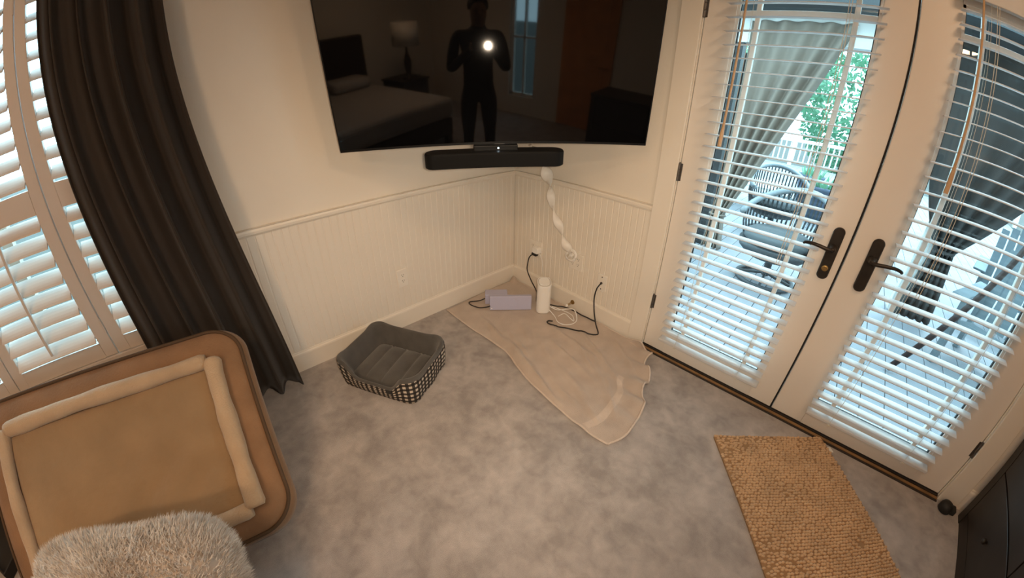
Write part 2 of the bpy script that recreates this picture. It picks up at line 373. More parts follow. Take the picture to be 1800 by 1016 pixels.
def door(name, x0, x1, hinge_x, hx, hside, lock, gl, gr):
    d = thing(name, ((x0+x1)/2, 0.02, 0.015), kind='structure')
    z0, z1, y0, y1 = 0.018, 2.048, 0.0, 0.044; gz0, gz1 = 0.165, 1.92
    x0 += 0.0015; x1 -= 0.0015
    MB().box(x0, gl, y0, y1, z0, z1).build('stile', M['door'], d, bevel=0.0025)
    MB().box(gr, x1, y0, y1, z0, z1).build('stile', M['door'], d, bevel=0.0025)
    MB().box(gl, gr, y0, y1, z0, gz0).build('bottom_rail', M['door'], d)
    MB().box(gl, gr, y0, y1, gz1, z1).build('top_rail', M['door'], d)
    b = 0.012
    w = MB(); w.box(gl, gl+b, y0+0.004, y1-0.004, gz0, gz1); w.box(gr-b, gr, y0+0.004, y1-0.004, gz0, gz1); w.box(gl, gr, y0+0.004, y1-0.004, gz0, gz0+b); w.box(gl, gr, y0+0.004, y1-0.004, gz1-b, gz1)
    w.build('glazing_bead', M['door'], d)
    w = MB(); w.box(gl+b, gl+b+0.004, 0.016, 0.030, gz0+b, gz1-b); w.box(gr-b-0.004, gr-b, 0.016, 0.030, gz0+b, gz1-b); w.box(gl+b, gr-b, 0.016, 0.030, gz0+b, gz0+b+0.004); w.box(gl+b, gr-b, 0.016, 0.030, gz1-b-0.004, gz1-b)
    w.build('glass_gasket', M['cardark'], d)
    MB().box(gl+b, gr-b, 0.021, 0.025, gz0+b, gz1-b).build('pane', M['glass'], d)
    ex = 0.088
    for xa in (gl+ex, gr-ex): MB().box(xa-0.010, xa+0.010, 0.010, 0.036, gz0+b, gz1-b).build('muntin', M['door'], d, bevel=0.003)
    for za in (gz0+0.10, gz1-0.115): MB().box(gl+b, gr-b, 0.011, 0.035, za-0.010, za+0.010).build('muntin', M['door'], d, bevel=0.003)
    for hz in (0.322, 1.083, 1.834):
        h = MB()
        for k in range(3): h.tube([(hinge_x, -0.006, hz-0.045+0.03*k+0.001), (hinge_x, -0.006, hz-0.045+0.03*(k+1)-0.001)], 0.0068, 12)
        h.tube([(hinge_x, -0.006, hz+0.045), (hinge_x, -0.006, hz+0.05)], 0.005, 10)
        h.box(hinge_x-0.014, hinge_x+0.014, -0.0015, 0.002, hz-0.044, hz+0.044)
        h.build('hinge', M['steel'], d)
    handle(d, hx, hside, lock)
    return d
door('door_1', XD0, XD1, XD0-0.001, 1.955, -1, True, 1.335, 1.882)
door('door_2', XD1, XD2, XD2+0.001, 2.107, 1, False, 2.172, 2.735)
st(MB().box(XD1-0.0085, XD1-0.0005, -0.0025, 0.001, 0.018, 2.048).build('trim_8', M['seam']))

# ------------------------------------------------------------------ venetian blinds on the doors
def blind(x0, x1, label, wand_x, wand_z, cords, ladd):
    b = thing('venetian_blind', ((x0+x1)/2, -0.035, 0.13), label, 'blind', 'white slatted blinds on the french doors')
    L = x1-x0; y0 = -0.064; wdt = 0.050; th_ = 0.0028
    mb = MB(); n = 5; top = []; bot = []
    for k in range(n+1):
        t = k/n; yy = -wdt/2+wdt*t; zz = 0.0016*(1-(2*t-1)**2); top.append((yy, zz+th_/2)); bot.append((yy, zz-th_/2))
    prof = top+bot[::-1]
    mb.loops([[(x, y, z) for y, z in prof] for x in (-L/2, L/2)])
    me = mb.mesh('slat', M['slat'])
    z = 0.199; k = 0
    while z < 1.93:
        o = inst(me, 'slat', b, ((x0+x1)/2, -0.039, z)); o.rotation_euler = (0.05+0.02*(hsh(k, x0)-0.5), 0.0025*(hsh(k, 9+x0)-0.5), 0); z += 0.0545; k += 1
    w = MB(); w.box(x0, x1, -0.064, -0.014, 0.128, 0.145); w.build('bottom_rail', M['slat'], b, bevel=0.004)
    w = MB(); w.box(x0-0.002, x1+0.002, -0.062, -0.006, 1.945, 1.99); w.build('headrail', M['slat'], b)
    v = MB(); v.box(x0-0.008, x1+0.008, -0.076, -0.066, 1.935, 2.005); v.build('valance', M['slat'], b, bevel=0.003)
    for lx in ladd:
        for yy in (-0.0655, -0.0125): MB().tube([(lx, yy, 0.14), (lx, yy, 1.95)], 0.0009, 5).build('ladder_string', M['cord'], b)
        MB().box(lx-0.006, lx+0.006, -0.0665, -0.0635, 0.122, 0.13).build('rail_plug', M['cord'], b)
    wx, wz = wand_x, wand_z
    MB().tube([(wx, -0.088, 1.94), (wx, -0.095, wz+0.1), (wx, -0.097, wz+0.06), (wx, -0.098, wz)], [0.0048, 0.0056, 0.009, 0.0095], 8).build('tilt_wand', M['wand'], b)
    for cx, cz in cords: MB().tube([(cx, -0.072, 1.95), (cx+0.002, -0.082, (1.95+cz)/2), (cx, -0.084, cz)], 0.0013, 5).build('lift_cord', M['cord'], b)
    # hold-down clips
    return b
blind(1.309, 1.905, 'white slatted blind on the door beside the television, slats open', 1.397, 1.247, [(1.766, 0.80), (1.776, 0.80)], [1.42, 1.79])
blind(2.160, 2.747, 'white slatted blind on the door nearest the dark dresser', 2.238, 1.256, [(2.296, 0.86), (2.306, 0.86)], [2.275, 2.63])

# ------------------------------------------------------------------ window, shutters and curtain on the left wall
win = thing('window_1', (-0.1, (WY0+WY1)/2, WZ0), kind='structure')
w = MB(); fx0, fx1 = -0.13, -0.09
for (a, b2) in ((WY0, WY0+0.05), (WY1-0.05, WY1), (-2.725, -2.675)): w.box(fx0, fx1, a, b2, WZ0, WZ1)
for (a, b2) in ((WZ0, WZ0+0.05), (WZ1-0.05, WZ1)): w.box(fx0, fx1, WY0, WY1, a, b2)
w.build('window_frame', M['trim'], win)
MB().box(-0.113, -0.108, WY0+0.05, WY1-0.05, WZ0+0.05, WZ1-0.05).build('pane', M['glass'], win)
# face frame round the shutters
w = MB(); w.box(0, 0.03, WY0-0.05, WY0+0.03, WZ0-0.08, WZ1+0.06); w.box(0, 0.03, WY1-0.005, WY1+0.045, WZ0-0.08, WZ1+0.06); w.box(0, 0.03, WY0-0.05, WY1+0.045, WZ1-0.02, WZ1+0.06); w.box(0, 0.03, WY0-0.05, WY1+0.045, WZ0-0.08, WZ0)
w.build('shutter_frame', M['shutter'], win)
def shutter(y0, y1, label, rodx=True):
    s = thing('window_shutter', (0.0, (y0+y1)/2, WZ0), label, 'shutter', 'plantation shutter panels at the left window')
    x0, x1, sw = -0.012, 0.018, 0.052; y0 += 0.002; y1 -= 0.002
    zb, zm0, zm1, zt = 0.577, 1.165, 1.262, 2.07
    for a in (y0, y1-sw):
        MB().box(x0, x1, a, a+sw, WZ0+0.004, WZ1-0.024).build('stile', M['shutter'], s, bevel=0.003)
    for a, b2, nm in ((WZ0+0.004, zb, 'bottom_rail'), (zm0, zm1, 'divider_rail'), (zt, WZ1-0.024, 'top_rail')): MB().box(x0, x1, y0+sw, y1-sw, a, b2).build(nm, M['shutter'], s)
    ya, yb = y0+sw+0.0015, y1-sw-0.0015
    al = math.radians(35); wd = 0.084
    n = 8; prof = []
    for k in range(2*n):
        t = 2*PI*k/(2*n); a, c = wd/2*math.cos(t), 0.0052*math.sin(t)
        prof.append((-(a*math.cos(al))+c*math.sin(al), a*math.sin(al)+c*math.cos(al)))   # outer edge up, room edge down
    me = MB().loops([[(x, y, z) for x, z in prof] for y in (-(yb-ya)/2, (yb-ya)/2)]).mesh('louver', M['shutter'], False)
    for za, zb_ in ((zb, zm0), (zm1, zt)):
        nl = round((zb_-za)/0.0735); p = (zb_-za)/nl
        for i in range(nl): inst(me, 'louver', s, (0.003, (ya+yb)/2, za+(i+0.5)*p))
        ym = (ya+yb)/2
        MB().box(0.040, 0.052, ym-0.006, ym+0.006, za+0.035, zb_-0.05).build('tilt_rod', M['shutter'], s, bevel=0.002)
    for hz in (0.65, 1.95): MB().tube([(0.021, y1-0.0005, hz-0.03), (0.021, y1-0.0005, hz+0.03)], 0.0045, 8).build('hinge', M['shutter'], s)
    return s
shutter(-2.442, -1.978, 'cream louvred shutter panel mostly hidden behind the brown curtain')
shutter(-2.92, -2.442, 'cream louvred shutter panel left of the curtain, above the big tan dog bed')
shutter(-3.40, -2.92, 'cream louvred shutter panel farthest from the curtain, at the left edge')

# curtain: gathered brown panel on a rod
def curtain_fn(u, v):
    z = 0.012 + v*2.27
    yr = -1.742 - 0.108*sstep(0.0, 0.75, v); yl = -2.335 + 0.03*sstep(0.3, 1.0, v) + 0.02*math.sin(v*5)
    ph = 2*PI*(4.6*u) + 0.5*math.sin(3*u+1.3*v) + 0.35*v
    amp = 0.042*(0.75+0.4*math.sin(5.1*u+0.7)) * (1.0-0.15*v)
    x = 0.088 + amp*math.cos(ph) + 0.012*math.cos(2.3*ph+1.1) + 0.01*(1-v)*math.sin(9*u)
    y = yr + (yl-yr)*u + 0.016*math.sin(ph)*(1-abs(2*u-1)**6)
    if v < 0.04: x += 0.012*(1-v/0.04)
    return (max(0.034, x), y, z)
cu = MB().grid(150, 44, curtain_fn); curt = thing('curtain', (0.088, -2.04, 0.0), 'dark brown gathered floor-length curtain beside the shutters', 'curtain')
cu.build('drape', M['curtain'], curt, smooth=True, solid=0.004)
rodt = thing('curtain_rod', (0.09, -2.7, 2.3), 'dark metal rod holding the brown curtain above the window', 'curtain rod')
MB().tube([(0.09, -3.75, 2.32), (0.09, -1.66, 2.32)], 0.013, 12).build('pole', M['rod'], rodt)
for yy in (-3.75, -1.66): MB().lathe([(0.002, -0.03), (0.022, -0.018), (0.028, 0), (0.022, 0.018), (0.002, 0.03)], 14, (0.09, yy, 2.32)).build('finial', M['rod'], rodt, smooth=True)
for yy in (-3.6, -1.70): MB().box(0.0, 0.09, yy-0.008, yy+0.008, 2.30, 2.315).build('bracket', M['rod'], rodt)
for k in range(9):
    yy = -1.86-k*0.055; pts = [(0.09+0.024*math.cos(t*PI/8), yy, 2.317+0.024*math.sin(t*PI/8)) for t in range(16)]
    MB().tube(pts, 0.003, 6, closed=True).build('ring', M['rod'], rodt)

# ------------------------------------------------------------------ television on a swing arm across the corner
TB = Vector((0.6151, -0.7203, 1.188)); a_, t_, ro_ = 0.8912, 0.1147, 0.0205
e0 = Vector((math.cos(a_), math.sin(a_), 0)); n0 = Vector((math.sin(a_), -math.cos(a_), 0)); up0 = Vector((0, 0, 1))
upt = up0*math.cos(t_)+n0*math.sin(t_); TN = n0*math.cos(t_)-up0*math.sin(t_)
TE = e0*math.cos(ro_)+upt*math.sin(ro_); TU = upt*math.cos(ro_)-e0*math.sin(ro_)
def T(a, b, c): return TB+TE*a+TU*b+TN*c
tv = thing('television', tuple(TB), 'large flat black television angled across the corner', 'television')
TW, TH = 1.44, 0.823
def tvbox(mb, a0, a1, b0, b1, c0, c1): return mb.obox(T((a0+a1)/2, (b0+b1)/2, (c0+c1)/2), TE, TU, TN, (a1-a0)/2, (b1-b0)/2, (c1-c0)/2)
tvbox(MB(), -TW/2+0.005, TW/2-0.005, 0.010, TH-0.005, -0.010, -0.0012).build('screen', M['tvscreen'], tv)
bz = MB(); tvbox(bz, -TW/2, -TW/2+0.005, 0, TH, -0.03, 0); tvbox(bz, TW/2-0.005, TW/2, 0, TH, -0.03, 0); tvbox(bz, -TW/2+0.005, TW/2-0.005, 0, 0.010, -0.03, 0); tvbox(bz, -TW/2+0.005, TW/2-0.005, TH-0.005, TH, -0.03, 0)
bz.build('bezel', M['tvbody'], tv)
bk = MB(); tvbox(bk, -TW/2+0.005, TW/2-0.005, 0.005, TH-0.005, -0.030, -0.0101); tvbox(bk, -0.48, 0.48, 0.06, 0.5, -0.062, -0.029); bk.build('back_cover', M['tvbody'], tv, bevel=0.006)
lg = MB(); tvbox(lg, -0.004, 0.042, -0.007, 0.001, -0.008, 0.0016); lg.build('logo', M['logo'], tv)
arm = MB(); ctr = T(0, 0.42, -0.062)
arm.obox(ctr, TE, TU, TN, 0.22, 0.16, 0.012); arm.build('mount_plate', M['tvbody'], tv)
MB().tube([T(0, 0.42, -0.065), (0.30, -0.34, 1.62), (0.16, -0.10, 1.62), (0.16, 0.0, 1.62)], 0.022, 8).build('swing_arm', M['tvbody'], tv)
MB().box(0.08, 0.24, -0.014, -0.0, 1.48, 1.76).build('wall_plate', M['tvbody'], tv)
# soundbar under the screen
sb = thing('soundbar', tuple(T(0, -0.09, 0.03)), 'slim black soundbar hanging under the television', 'soundbar')
SBA, SBW, SBD = -0.006, 0.632, 0.098
out = rrect(SBW, SBD, 0.044, 8)
def sbring(b, s, sd): return [T(SBA+x*s, b, 0.028+y*sd) for x, y in out]
mb = MB(); mb.loops([sbring(-0.091, 0.985, 0.92), sbring(-0.087, 1, 1), sbring(-0.028, 1, 1), sbring(-0.023, 0.992, 0.95)][::-1]); mb.build('body', M['cloth_black'], sb, smooth=False)
MB().loops([sbring(-0.0229, 0.985, 0.9), sbring(-0.0215, 0.98, 0.88)][::-1]).build('top_panel', M['tvbody'], sb)
mb = MB(); tvbox(mb, -0.10, 0.10, -0.030, 0.0, -0.02, 0.03); tvbox(mb, -0.06, 0.06, -0.05, 0.05, -0.045, -0.0305); mb.build('bracket', M['tvbody'], sb, bevel=0.004)
mb = MB(); c = T(0.012, -0.012, 0.0305); mb.obox(c, TE, TU, TN, 0.003, 0.003, 0.001); mb.build('status_light', M['led'], sb)

# ------------------------------------------------------------------ outlets
def outlet(pos, axis, gangs, label, cat='outlet'):
    p = thing('wall_outlet', pos, label, cat, 'cream wall outlets')
    x, y, z = pos; wd, hd = (0.072, 0.118) if gangs == 1 else (0.118, 0.118)
    off = 0.0065
    def W(a, b, c): return (x+off+c, y+a, z+b) if axis == 'L' else (x+a, y-off-c, z+b)
    def slab(out_, c0, c1, s):
        r = [[W(u, v, c0) for u, v in out_], [W(u, v, c1*0.6) for u, v in out_], [W(u*s, v*s, c1) for u, v in out_]]
        return MB().loops(r)
    slab(rrect(wd, hd, 0.006, 3), 0, 0.006, 0.94).build('plate', M['plate'], p)
    for gx in ((0,) if gangs == 1 else (-0.023, 0.023)):
        for gz in (-0.0195, 0.0195):
            o = [(u+gx, v+gz) for u, v in rrect(0.033, 0.028, 0.010, 4)]
            r = [[W(u, v, 0.0055) for u, v in o], [W(u, v, 0.0075) for u, v in o]]
            so = MB().loops(r).build('socket', M['plate'], p)
            for du, dv, hw, hh in ((-0.006, 0.004, 0.0012, 0.004), (0.006, 0.004, 0.0012, 0.0045), (0, -0.007, 0.0022, 0.0025)):
                q = [(gx+du-hw, gz+dv-hh), (gx+du+hw, gz+dv-hh), (gx+du+hw, gz+dv+hh), (gx+du-hw, gz+dv+hh)]
                MB().loops([[W(u, v, 0.0074) for u, v in q], [W(u, v, 0.0078) for u, v in q]]).build('slot', M['slotm'], so)
    return p
outlet((0.0, -0.968, 0.348), 'L', 1, 'cream outlet plate with nothing plugged in, on the left wall')
outlet((0.232, 0.0, 0.335), 'R', 2, 'double outlet plate nearest the corner, with a white adapter plugged in')
outlet((0.600, 0.0, 0.365), 'R', 2, 'double outlet plate under the end of the twisted white sleeve')
# coax plate
cp = thing('cable_wall_plate', (0.825, 0, 0.295), 'narrow cream plate near the door casing with a black cable plugged in', 'wall plate')
pl = rrect(0.072, 0.118, 0.006, 3)
MB().loops([[(0.825+u, -0.0065, 0.295+v) for u, v in pl], [(0.825+u, -0.010, 0.295+v) for u, v in pl], [(0.825+u*0.94, -0.0125, 0.295+v*0.94) for u, v in pl]][::-1]).build('plate', M['plate'], cp)
for dz in (0.042, -0.042): MB().loops([[(0.825+0.004*math.cos(k*PI/5), y, 0.295+dz+0.004*math.sin(k*PI/5)) for k in range(10)] for y in (-0.0125, -0.014)][::-1]).build('screw', M['slotm'], cp)
MB().loops([[(0.825+0.008*math.cos(k*PI/6), y, 0.295+0.008*math.sin(k*PI/6)) for k in range(12)] for y in (-0.0125, -0.02)][::-1]).build('jack', M['steel'], cp)

# white adapter, its black plug and cords
ad = thing('power_adapter', (0.262, -0.03, 0.318), 'white power adapter plugged into the outlet nearest the corner', 'adapter')
pl = rrect(0.062, 0.050, 0.018, 5)
MB().loops([[(0.262+u, -0.0145, 0.338+v) for u, v in pl], [(0.262+u, -0.044, 0.338+v) for u, v in pl], [(0.262+u*0.85, -0.050, 0.338+v*0.85) for u, v in pl]][::-1]).build('body', M['white'], ad, smooth=False)
cw = smoothpath([(0.288, -0.035, 0.325), (0.318, -0.035, 0.29), (0.33, -0.03, 0.2), (0.335, -0.03, 0.12), (0.40, -0.06, 0.03), (0.43, -0.11, 0.012)])
MB().tube(cw, 0.0022, 6).build('cord', M['white'], ad, smooth=True)
pc = thing('black_power_cord', (0.25, -0.05, 0.30), 'black power cord drooping from the white adapter behind the white router', 'power cord')
MB().obox((0.250, -0.035, 0.303), (1, 0, 0), (0, 1, 0), (0, 0, 1), 0.022, 0.014, 0.010).build('plug', M['cardark'], pc, bevel=0.004)
MB().tube(smoothpath([(0.235, -0.036, 0.300), (0.212, -0.05, 0.27), (0.207, -0.06, 0.22), (0.214, -0.07, 0.17), (0.27, -0.085, 0.115), (0.34, -0.10, 0.06), (0.37, -0.13, 0.014), (0.41, -0.16, 0.012)]), 0.0042, 8).build('cord', M['blackcable'], pc, smooth=True)

# twisted white cable sleeve: a flat fabric band wound along the cables
sl_path = smoothpath([(0.255, -0.12, 1.10), (0.300, -0.075, 1.02), (0.330, -0.06, 0.955), (0.367, -0.05, 0.865), (0.386, -0.045, 0.760), (0.428, -0.045, 0.655), (0.482, -0.045, 0.560), (0.528, -0.043, 0.475), (0.566, -0.036, 0.420), (0.578, -0.030, 0.40)], 12)
sv = thing('cable_sleeve', (0.578, -0.03, 0.36), 'twisted white fabric sleeve hiding the television cables above the outlet', 'cable sleeve')
rings = []; NP = len(sl_path)
for i, p in enumerate(sl_path):
    t = (sl_path[min(i+1, NP-1)]-sl_path[max(i-1, 0)]).normalized(); x = t.cross(Vector((0, 1, 0))).normalized(); y = t.cross(x)
    s = i/(NP-1); ang = 2*PI*(2.9*s)+0.6; hw = 0.036+0.009*math.sin(7*s+0.5)+0.004*math.sin(23*s); ht = 0.0065
    if s > 0.93: hw *= 1-(s-0.93)*6
    ring = []
    for k in range(14):
        c = 2*PI*k/14; a, b2 = hw*math.cos(c), ht*math.sin(c)+0.006*math.cos(c)**2*math.sin(9*s)
        ring.append(p + x*(a*math.cos(ang)-b2*math.sin(ang)) + y*(a*math.sin(ang)+b2*math.cos(ang))*0.9)
    rings.append(ring)
MB().loops(rings).build('band', M['sleeve'], sv, smooth=True)
def coil(c, r, a0, a1, dy, n=24):
    rr = []
    for i in range(n+1):
        s = i/n; a = a0+(a1-a0)*s; cc = Vector(c)+Vector((r*math.cos(a), dy*s, r*0.75*math.sin(a))); rad = Vector((math.cos(a), 0.35, 0.75*math.sin(a))).normalized()
        w2 = 0.012*(0.7+0.3*math.sin(PI*s)); nrm = Vector((-0.3*math.cos(a), 1, -0.3*math.sin(a))).normalized()
        rr.append([cc+rad*(w2*math.cos(2*PI*k/8))+nrm*(0.004*math.sin(2*PI*k/8)) for k in range(8)])
    return rr
MB().loops(coil((0.592, -0.055, 0.425), 0.036, -0.6, 4.6, 0.02)).build('loose_end', M['sleeve'], sv, smooth=True)
MB().loops(coil((0.572, -0.050, 0.398), 0.034, 2.0, 6.6, 0.015)).build('loose_end', M['sleeve'], sv, smooth=True)

# door stop on the baseboard
ds = thing('spring_door_stop', (0.612, -0.015, 0.055), 'small brass door stop on the right baseboard near the router', 'door stop')
MB().loops([[(0.612+r*math.cos(k*PI/8), y, 0.058+r*math.sin(k*PI/8)) for k in range(16)] for y, r in ((-0.014, 0.017), (-0.020, 0.016), (-0.022, 0.007))][::-1]).build('base', M['brass'], ds)
sp_ = [(0.612+0.006*math.cos(a*0.6), -0.022-0.0009*a, 0.058+0.006*math.sin(a*0.6)) for a in range(60)]
MB().tube(sp_, 0.0013, 5).build('spring', M['brass'], ds)
MB().tube([(0.612, -0.074, 0.058), (0.612, -0.088, 0.058)], 0.008, 10).build('tip', M['white'], ds)

# ------------------------------------------------------------------ towel on the carpet (Coons patch through its measured edges, with folds)
def curve(pts):
    P = [Vector((x, y, 0)) for x, y in pts]; D = [0]
    for a, b in zip(P, P[1:]): D.append(D[-1]+(b-a).length)
    def fn(t):
        d = t*D[-1]
        for i in range(len(P)-1):
            if d <= D[i+1] or i == len(P)-2:
                k = (d-D[i])/max(1e-9, D[i+1]-D[i]); return P[i].lerp(P[i+1], min(1, k))
    return fn
sm2 = lambda pts: [(p.x, p.y) for p in smoothpath([(x, y, 0) for x, y in pts], 5)]
eL = curve(sm2([(0.045, -0.678), (0.30, -0.682), (0.507, -0.675), (0.655, -0.679), (0.765, -0.714), (0.928, -0.763), (1.075, -0.785), (1.247, -0.806), (1.393, -0.815), (1.480, -0.805)]))
eR = curve([(0.040, -0.024), (0.35, -0.030), (0.7, -0.030), (1.0, -0.028), (1.20, -0.050)])
eT = curve([(0.045, -0.678), (0.030, -0.4), (0.022, -0.2), (0.040, -0.024)])
eB = curve(sm2([(1.480, -0.805), (1.512, -0.714), (1.506, -0.606), (1.478, -0.475), (1.415, -0.394), (1.40, -0.28), (1.305, -0.173), (1.305, -0.09), (1.20, -0.050)]))
def seg_d(p, a, b):
    ab = b-a; t = max(0, min(1, (p-a).dot(ab)/ab.length_squared)); return (p-(a+ab*t)).length, t
folds = [((0.30, -0.55), (0.62, -0.64), 0.013, 0.018), ((0.58, -0.60), (1.02, -0.74), 0.022, 0.028), ((0.60, -0.28), (1.10, -0.36), 0.010, 0.02), ((0.75, -0.40), (1.22, -0.52), 0.008, 0.018),
         ((0.85, -0.20), (1.30, -0.42), 0.011, 0.017), ((0.95, -0.55), (1.30, -0.66), 0.008, 0.02), ((0.42, -0.36), (0.68, -0.50), 0.010, 0.02), ((1.02, -0.33), (1.36, -0.60), 0.007, 0.014), ((0.66, -0.42), (0.95, -0.58), 0.006, 0.016), ((1.05, -0.12), (1.30, -0.28), 0.010, 0.018)]
folds += [((0.70, -0.66), (1.16, -0.775), 0.012, 0.012), ((0.30, -0.30), (0.62, -0.44), 0.007, 0.013), ((0.86, -0.30), (1.16, -0.46), 0.009, 0.011), ((1.12, -0.62), (1.40, -0.74), 0.007, 0.013), ((0.98, -0.66), (1.22, -0.72), 0.008, 0.01), ((1.20, -0.42), (1.42, -0.66), 0.008, 0.011), ((0.52, -0.52), (0.80, -0.62), 0.008, 0.012)]
folds = [(Vector((a[0], a[1], 0)), Vector((b[0], b[1], 0)), h*1.5, w*0.85) for a, b, h, w in folds]
P00, P10, P01, P11 = eL(0), eR(0), eL(1), eR(1)
def towel_fn(u, v):          # u: left edge -> right edge, v: corner end -> far end
    p = eL(v)*(1-u)+eR(v)*u + eT(u)*(1-v)+eB(u)*v - (P00*(1-u)*(1-v)+P10*u*(1-v)+P01*(1-u)*v+P11*u*v)
    z = 0.0055
    for a, b, h, w in folds:
        d, t = seg_d(p, a, b); z += h*math.exp(-(d/w)**2)*(math.sin(PI*min(1, max(0.0, t*0.9+0.05)))**0.6)
    z = 0.0055+(z-0.0055)*(1-sstep(0.62, 0.5, p.x)*sstep(-0.58, -0.48, p.y))
    z += 0.0015*math.sin(23*p.x+9*p.y)*math.sin(17*p.y-5*p.x)+0.002
    z += 0.0035*math.sin(31*p.x-22*p.y+2*math.sin(9*p.x))*math.sin(13*p.x+19*p.y)*sstep(0.45, 0.75, p.x)
    ru = sstep(0.80, 1.0, v)*sstep(0.12, 0.35, u)                       # scrunched end by the door
    z += ru*0.034*(0.5+0.5*math.sin(38*u+7*v))*sstep(0.86, 0.97, v)
    z += 0.012*sstep(0.94, 1.0, v)*sstep(0.25, 0.6, u)*(0.6+0.4*math.sin(40*u))
    z += 0.045*sstep(0.07, 0, v)*sstep(0.86, 1.0, u)*(0.6+0.4*math.sin(60*u+25*v))                     # end stuffed up into the corner
    return (max(0.02, p.x), min(-0.0185, p.y), max(0.0045, z))
tw = thing('towel', (0.75, -0.4, 0.0), 'taupe bath towel spread on the carpet in the corner', 'towel')
NU, NV = 72, 130
tw_m = MB().grid(NU, NV, towel_fn).build('cloth', M['towel'], tw, smooth=True, solid=0.004, soff=1.0)
def edge_tube(name, fn, r, m):
    pts = [Vector(fn(t/120)) for t in range(121)]
    pts = [p+Vector((0, 0, 0.0015)) for p in pts]
    return MB().tube(pts, r, 6).build(name, m, tw, smooth=True)
edge_tube('hem', lambda t: towel_fn(0, t), 0.0058, M['towelhem']); edge_tube('hem', lambda t: towel_fn(t, 1), 0.0062, M['towelhem'])
edge_tube('hem', lambda t: towel_fn(1, t), 0.0035, M['towelhem'])
# woven dobby band near the far end
def band_fn(u, v):
    p = Vector(towel_fn(u*0.50+0.02, 0.885+0.028*v)); return p+Vector((0, 0, 0.0014))
MB().grid(60, 3, band_fn).build('woven_band', M['towelband'], tw, smooth=True)
from mathutils.kdtree import KDTree
kd = KDTree((NU+1)*(NV+1)); tz_ = []
for j in range(NV+1):
    for i in range(NU+1):
        p = towel_fn(i/NU, j/NV); kd.insert((p[0], p[1], 0), len(tz_)); tz_.append(p[2])
kd.balance()
def tz(x, y, r=0.0):
    return max(tz_[k] for _, k, _ in kd.find_n((x, y, 0), 6)) + r + 0.0012

# ------------------------------------------------------------------ small pieces on the towel: router, two lilac boxes, cables
rt = thing('router', (0.487, -0.188, 0.009), 'white upright router tower standing on the taupe towel', 'router')
ang = math.radians(47); rc, rs_ = math.cos(ang), math.sin(ang)
def RO(u, v, z): return (0.487+u*rc-v*rs_, -0.188+u*rs_+v*rc, z)
o_ = rrect(0.094, 0.094, 0.034, 7)
prof = [(0.90, 0.0105), (0.97, 0.013), (1.0, 0.018), (1.0, 0.205), (0.995, 0.222), (0.97, 0.229)]
MB().loops([[RO(u*s, v*s, z + (0.012*(v/0.047) if z > 0.15 else 0)) for u, v in o_] for s, z in prof]).build('body', M['white'], rt, smooth=False)
MB().loops([[RO(u*s, v*s, z+0.012*(v*s/0.047)) for u, v in o_] for s, z in ((0.90, 0.2285), (0.86, 0.2296), (0.80, 0.2296), (0.78, 0.2288))]).build('top_groove', M['white2'], rt)
MB().loops([[RO(u*s, v*s, z+0.012*(v*s/0.047)) for u, v in o_] for s, z in ((0.77, 0.2285), (0.75, 0.2325), (0.70, 0.2335))]).build('top_cap', M['white'], rt)
MB().loops([[RO(u*s, v*s, z) for u, v in o_] for s, z in ((0.88, 0.0092), (0.9, 0.0105))]).build('foot', M['white2'], rt)

def dirbox(name, label, p0, p1, depth, h, cat, tilt=0.0):
    p0, p1 = Vector(p0), Vector(p1); ex = (p1-p0); Ln = ex.length; ex.normalize(); ey = Vector((-ex.y, ex.x, 0)); ez = Vector((0, 0, 1))
    ez2 = ez*math.cos(tilt)+ey*math.sin(tilt); ey2 = ey*math.cos(tilt)-ez*math.sin(tilt)
    b = thing(name, tuple((p0+p1)/2), label, cat)
    c = (p0+p1)/2 + ey2*depth/2 + ez2*(h/2)
    MB().obox(c, ex, ey2, ez2, Ln/2, depth/2, h/2).build('case', M['lilac'], b, bevel=0.004)
    return b, c, ex, ey2, ez2, Ln
b1, c, ex, ey, ez, Ln = dirbox('network_box', 'wide lilac-grey network box standing in front of the smaller box, left of the router', (0.250, -0.458, 0.0125), (0.432, -0.244, 0.0125), 0.030, 0.102, 'network box', 0.10)
# embossed round logo and small badge
cc = c - ey*0.0152
MB().loops([[cc+ex*(0.01+r*math.cos(k*PI/12))+ez*(r*math.sin(k*PI/12))-ey*d for k in range(24)] for r, d in ((0.032, -0.0005), (0.0315, 0.0012), (0.029, 0.0012), (0.0285, 0.0004))]).build('embossed_ring', M['lilac'], b1)
MB().obox(c-ey*0.0152-ex*(Ln/2-0.013)-ez*0.038, ex, ey, ez, 0.004, 0.0006, 0.003).build('badge', M['white'], b1)
b2_, c2, ex2, ey2, ez2, Ln2 = dirbox('network_box', 'small lilac-grey network box behind the wider one, nearest the left wall', (0.166, -0.428, 0.0092), (0.266, -0.310, 0.0092), 0.075, 0.075, 'network box', 0.0)
MB().obox(c2-ey2*0.0378-ez2*0.026+ex2*0.03, ex2, ey2, ez2, 0.022, 0.001, 0.006).build('port_strip', M['tvbody'], b2_)
def cable(name, pts, r, m, label, cat='cable'):
    t = MB().tube([Vector((p.x, p.y, max(p.z, tz(p.x, p.y, r)))) for p in smoothpath(pts, 7)], r, 8).build(name, m, smooth=True); return tag(t, label, cat)
zc_ = 0.0135
cable('power_cable', [(0.150, -0.405, 0.045), (0.115, -0.44, 0.02), (0.075, -0.495, 0.014), (0.105, -0.515, 0.014), (0.175, -0.495, zc_), (0.225, -0.468, 0.03), (0.250, -0.452, 0.045)], 0.004, M['blackcable'], 'black cable looping between the two lilac boxes by the left wall')
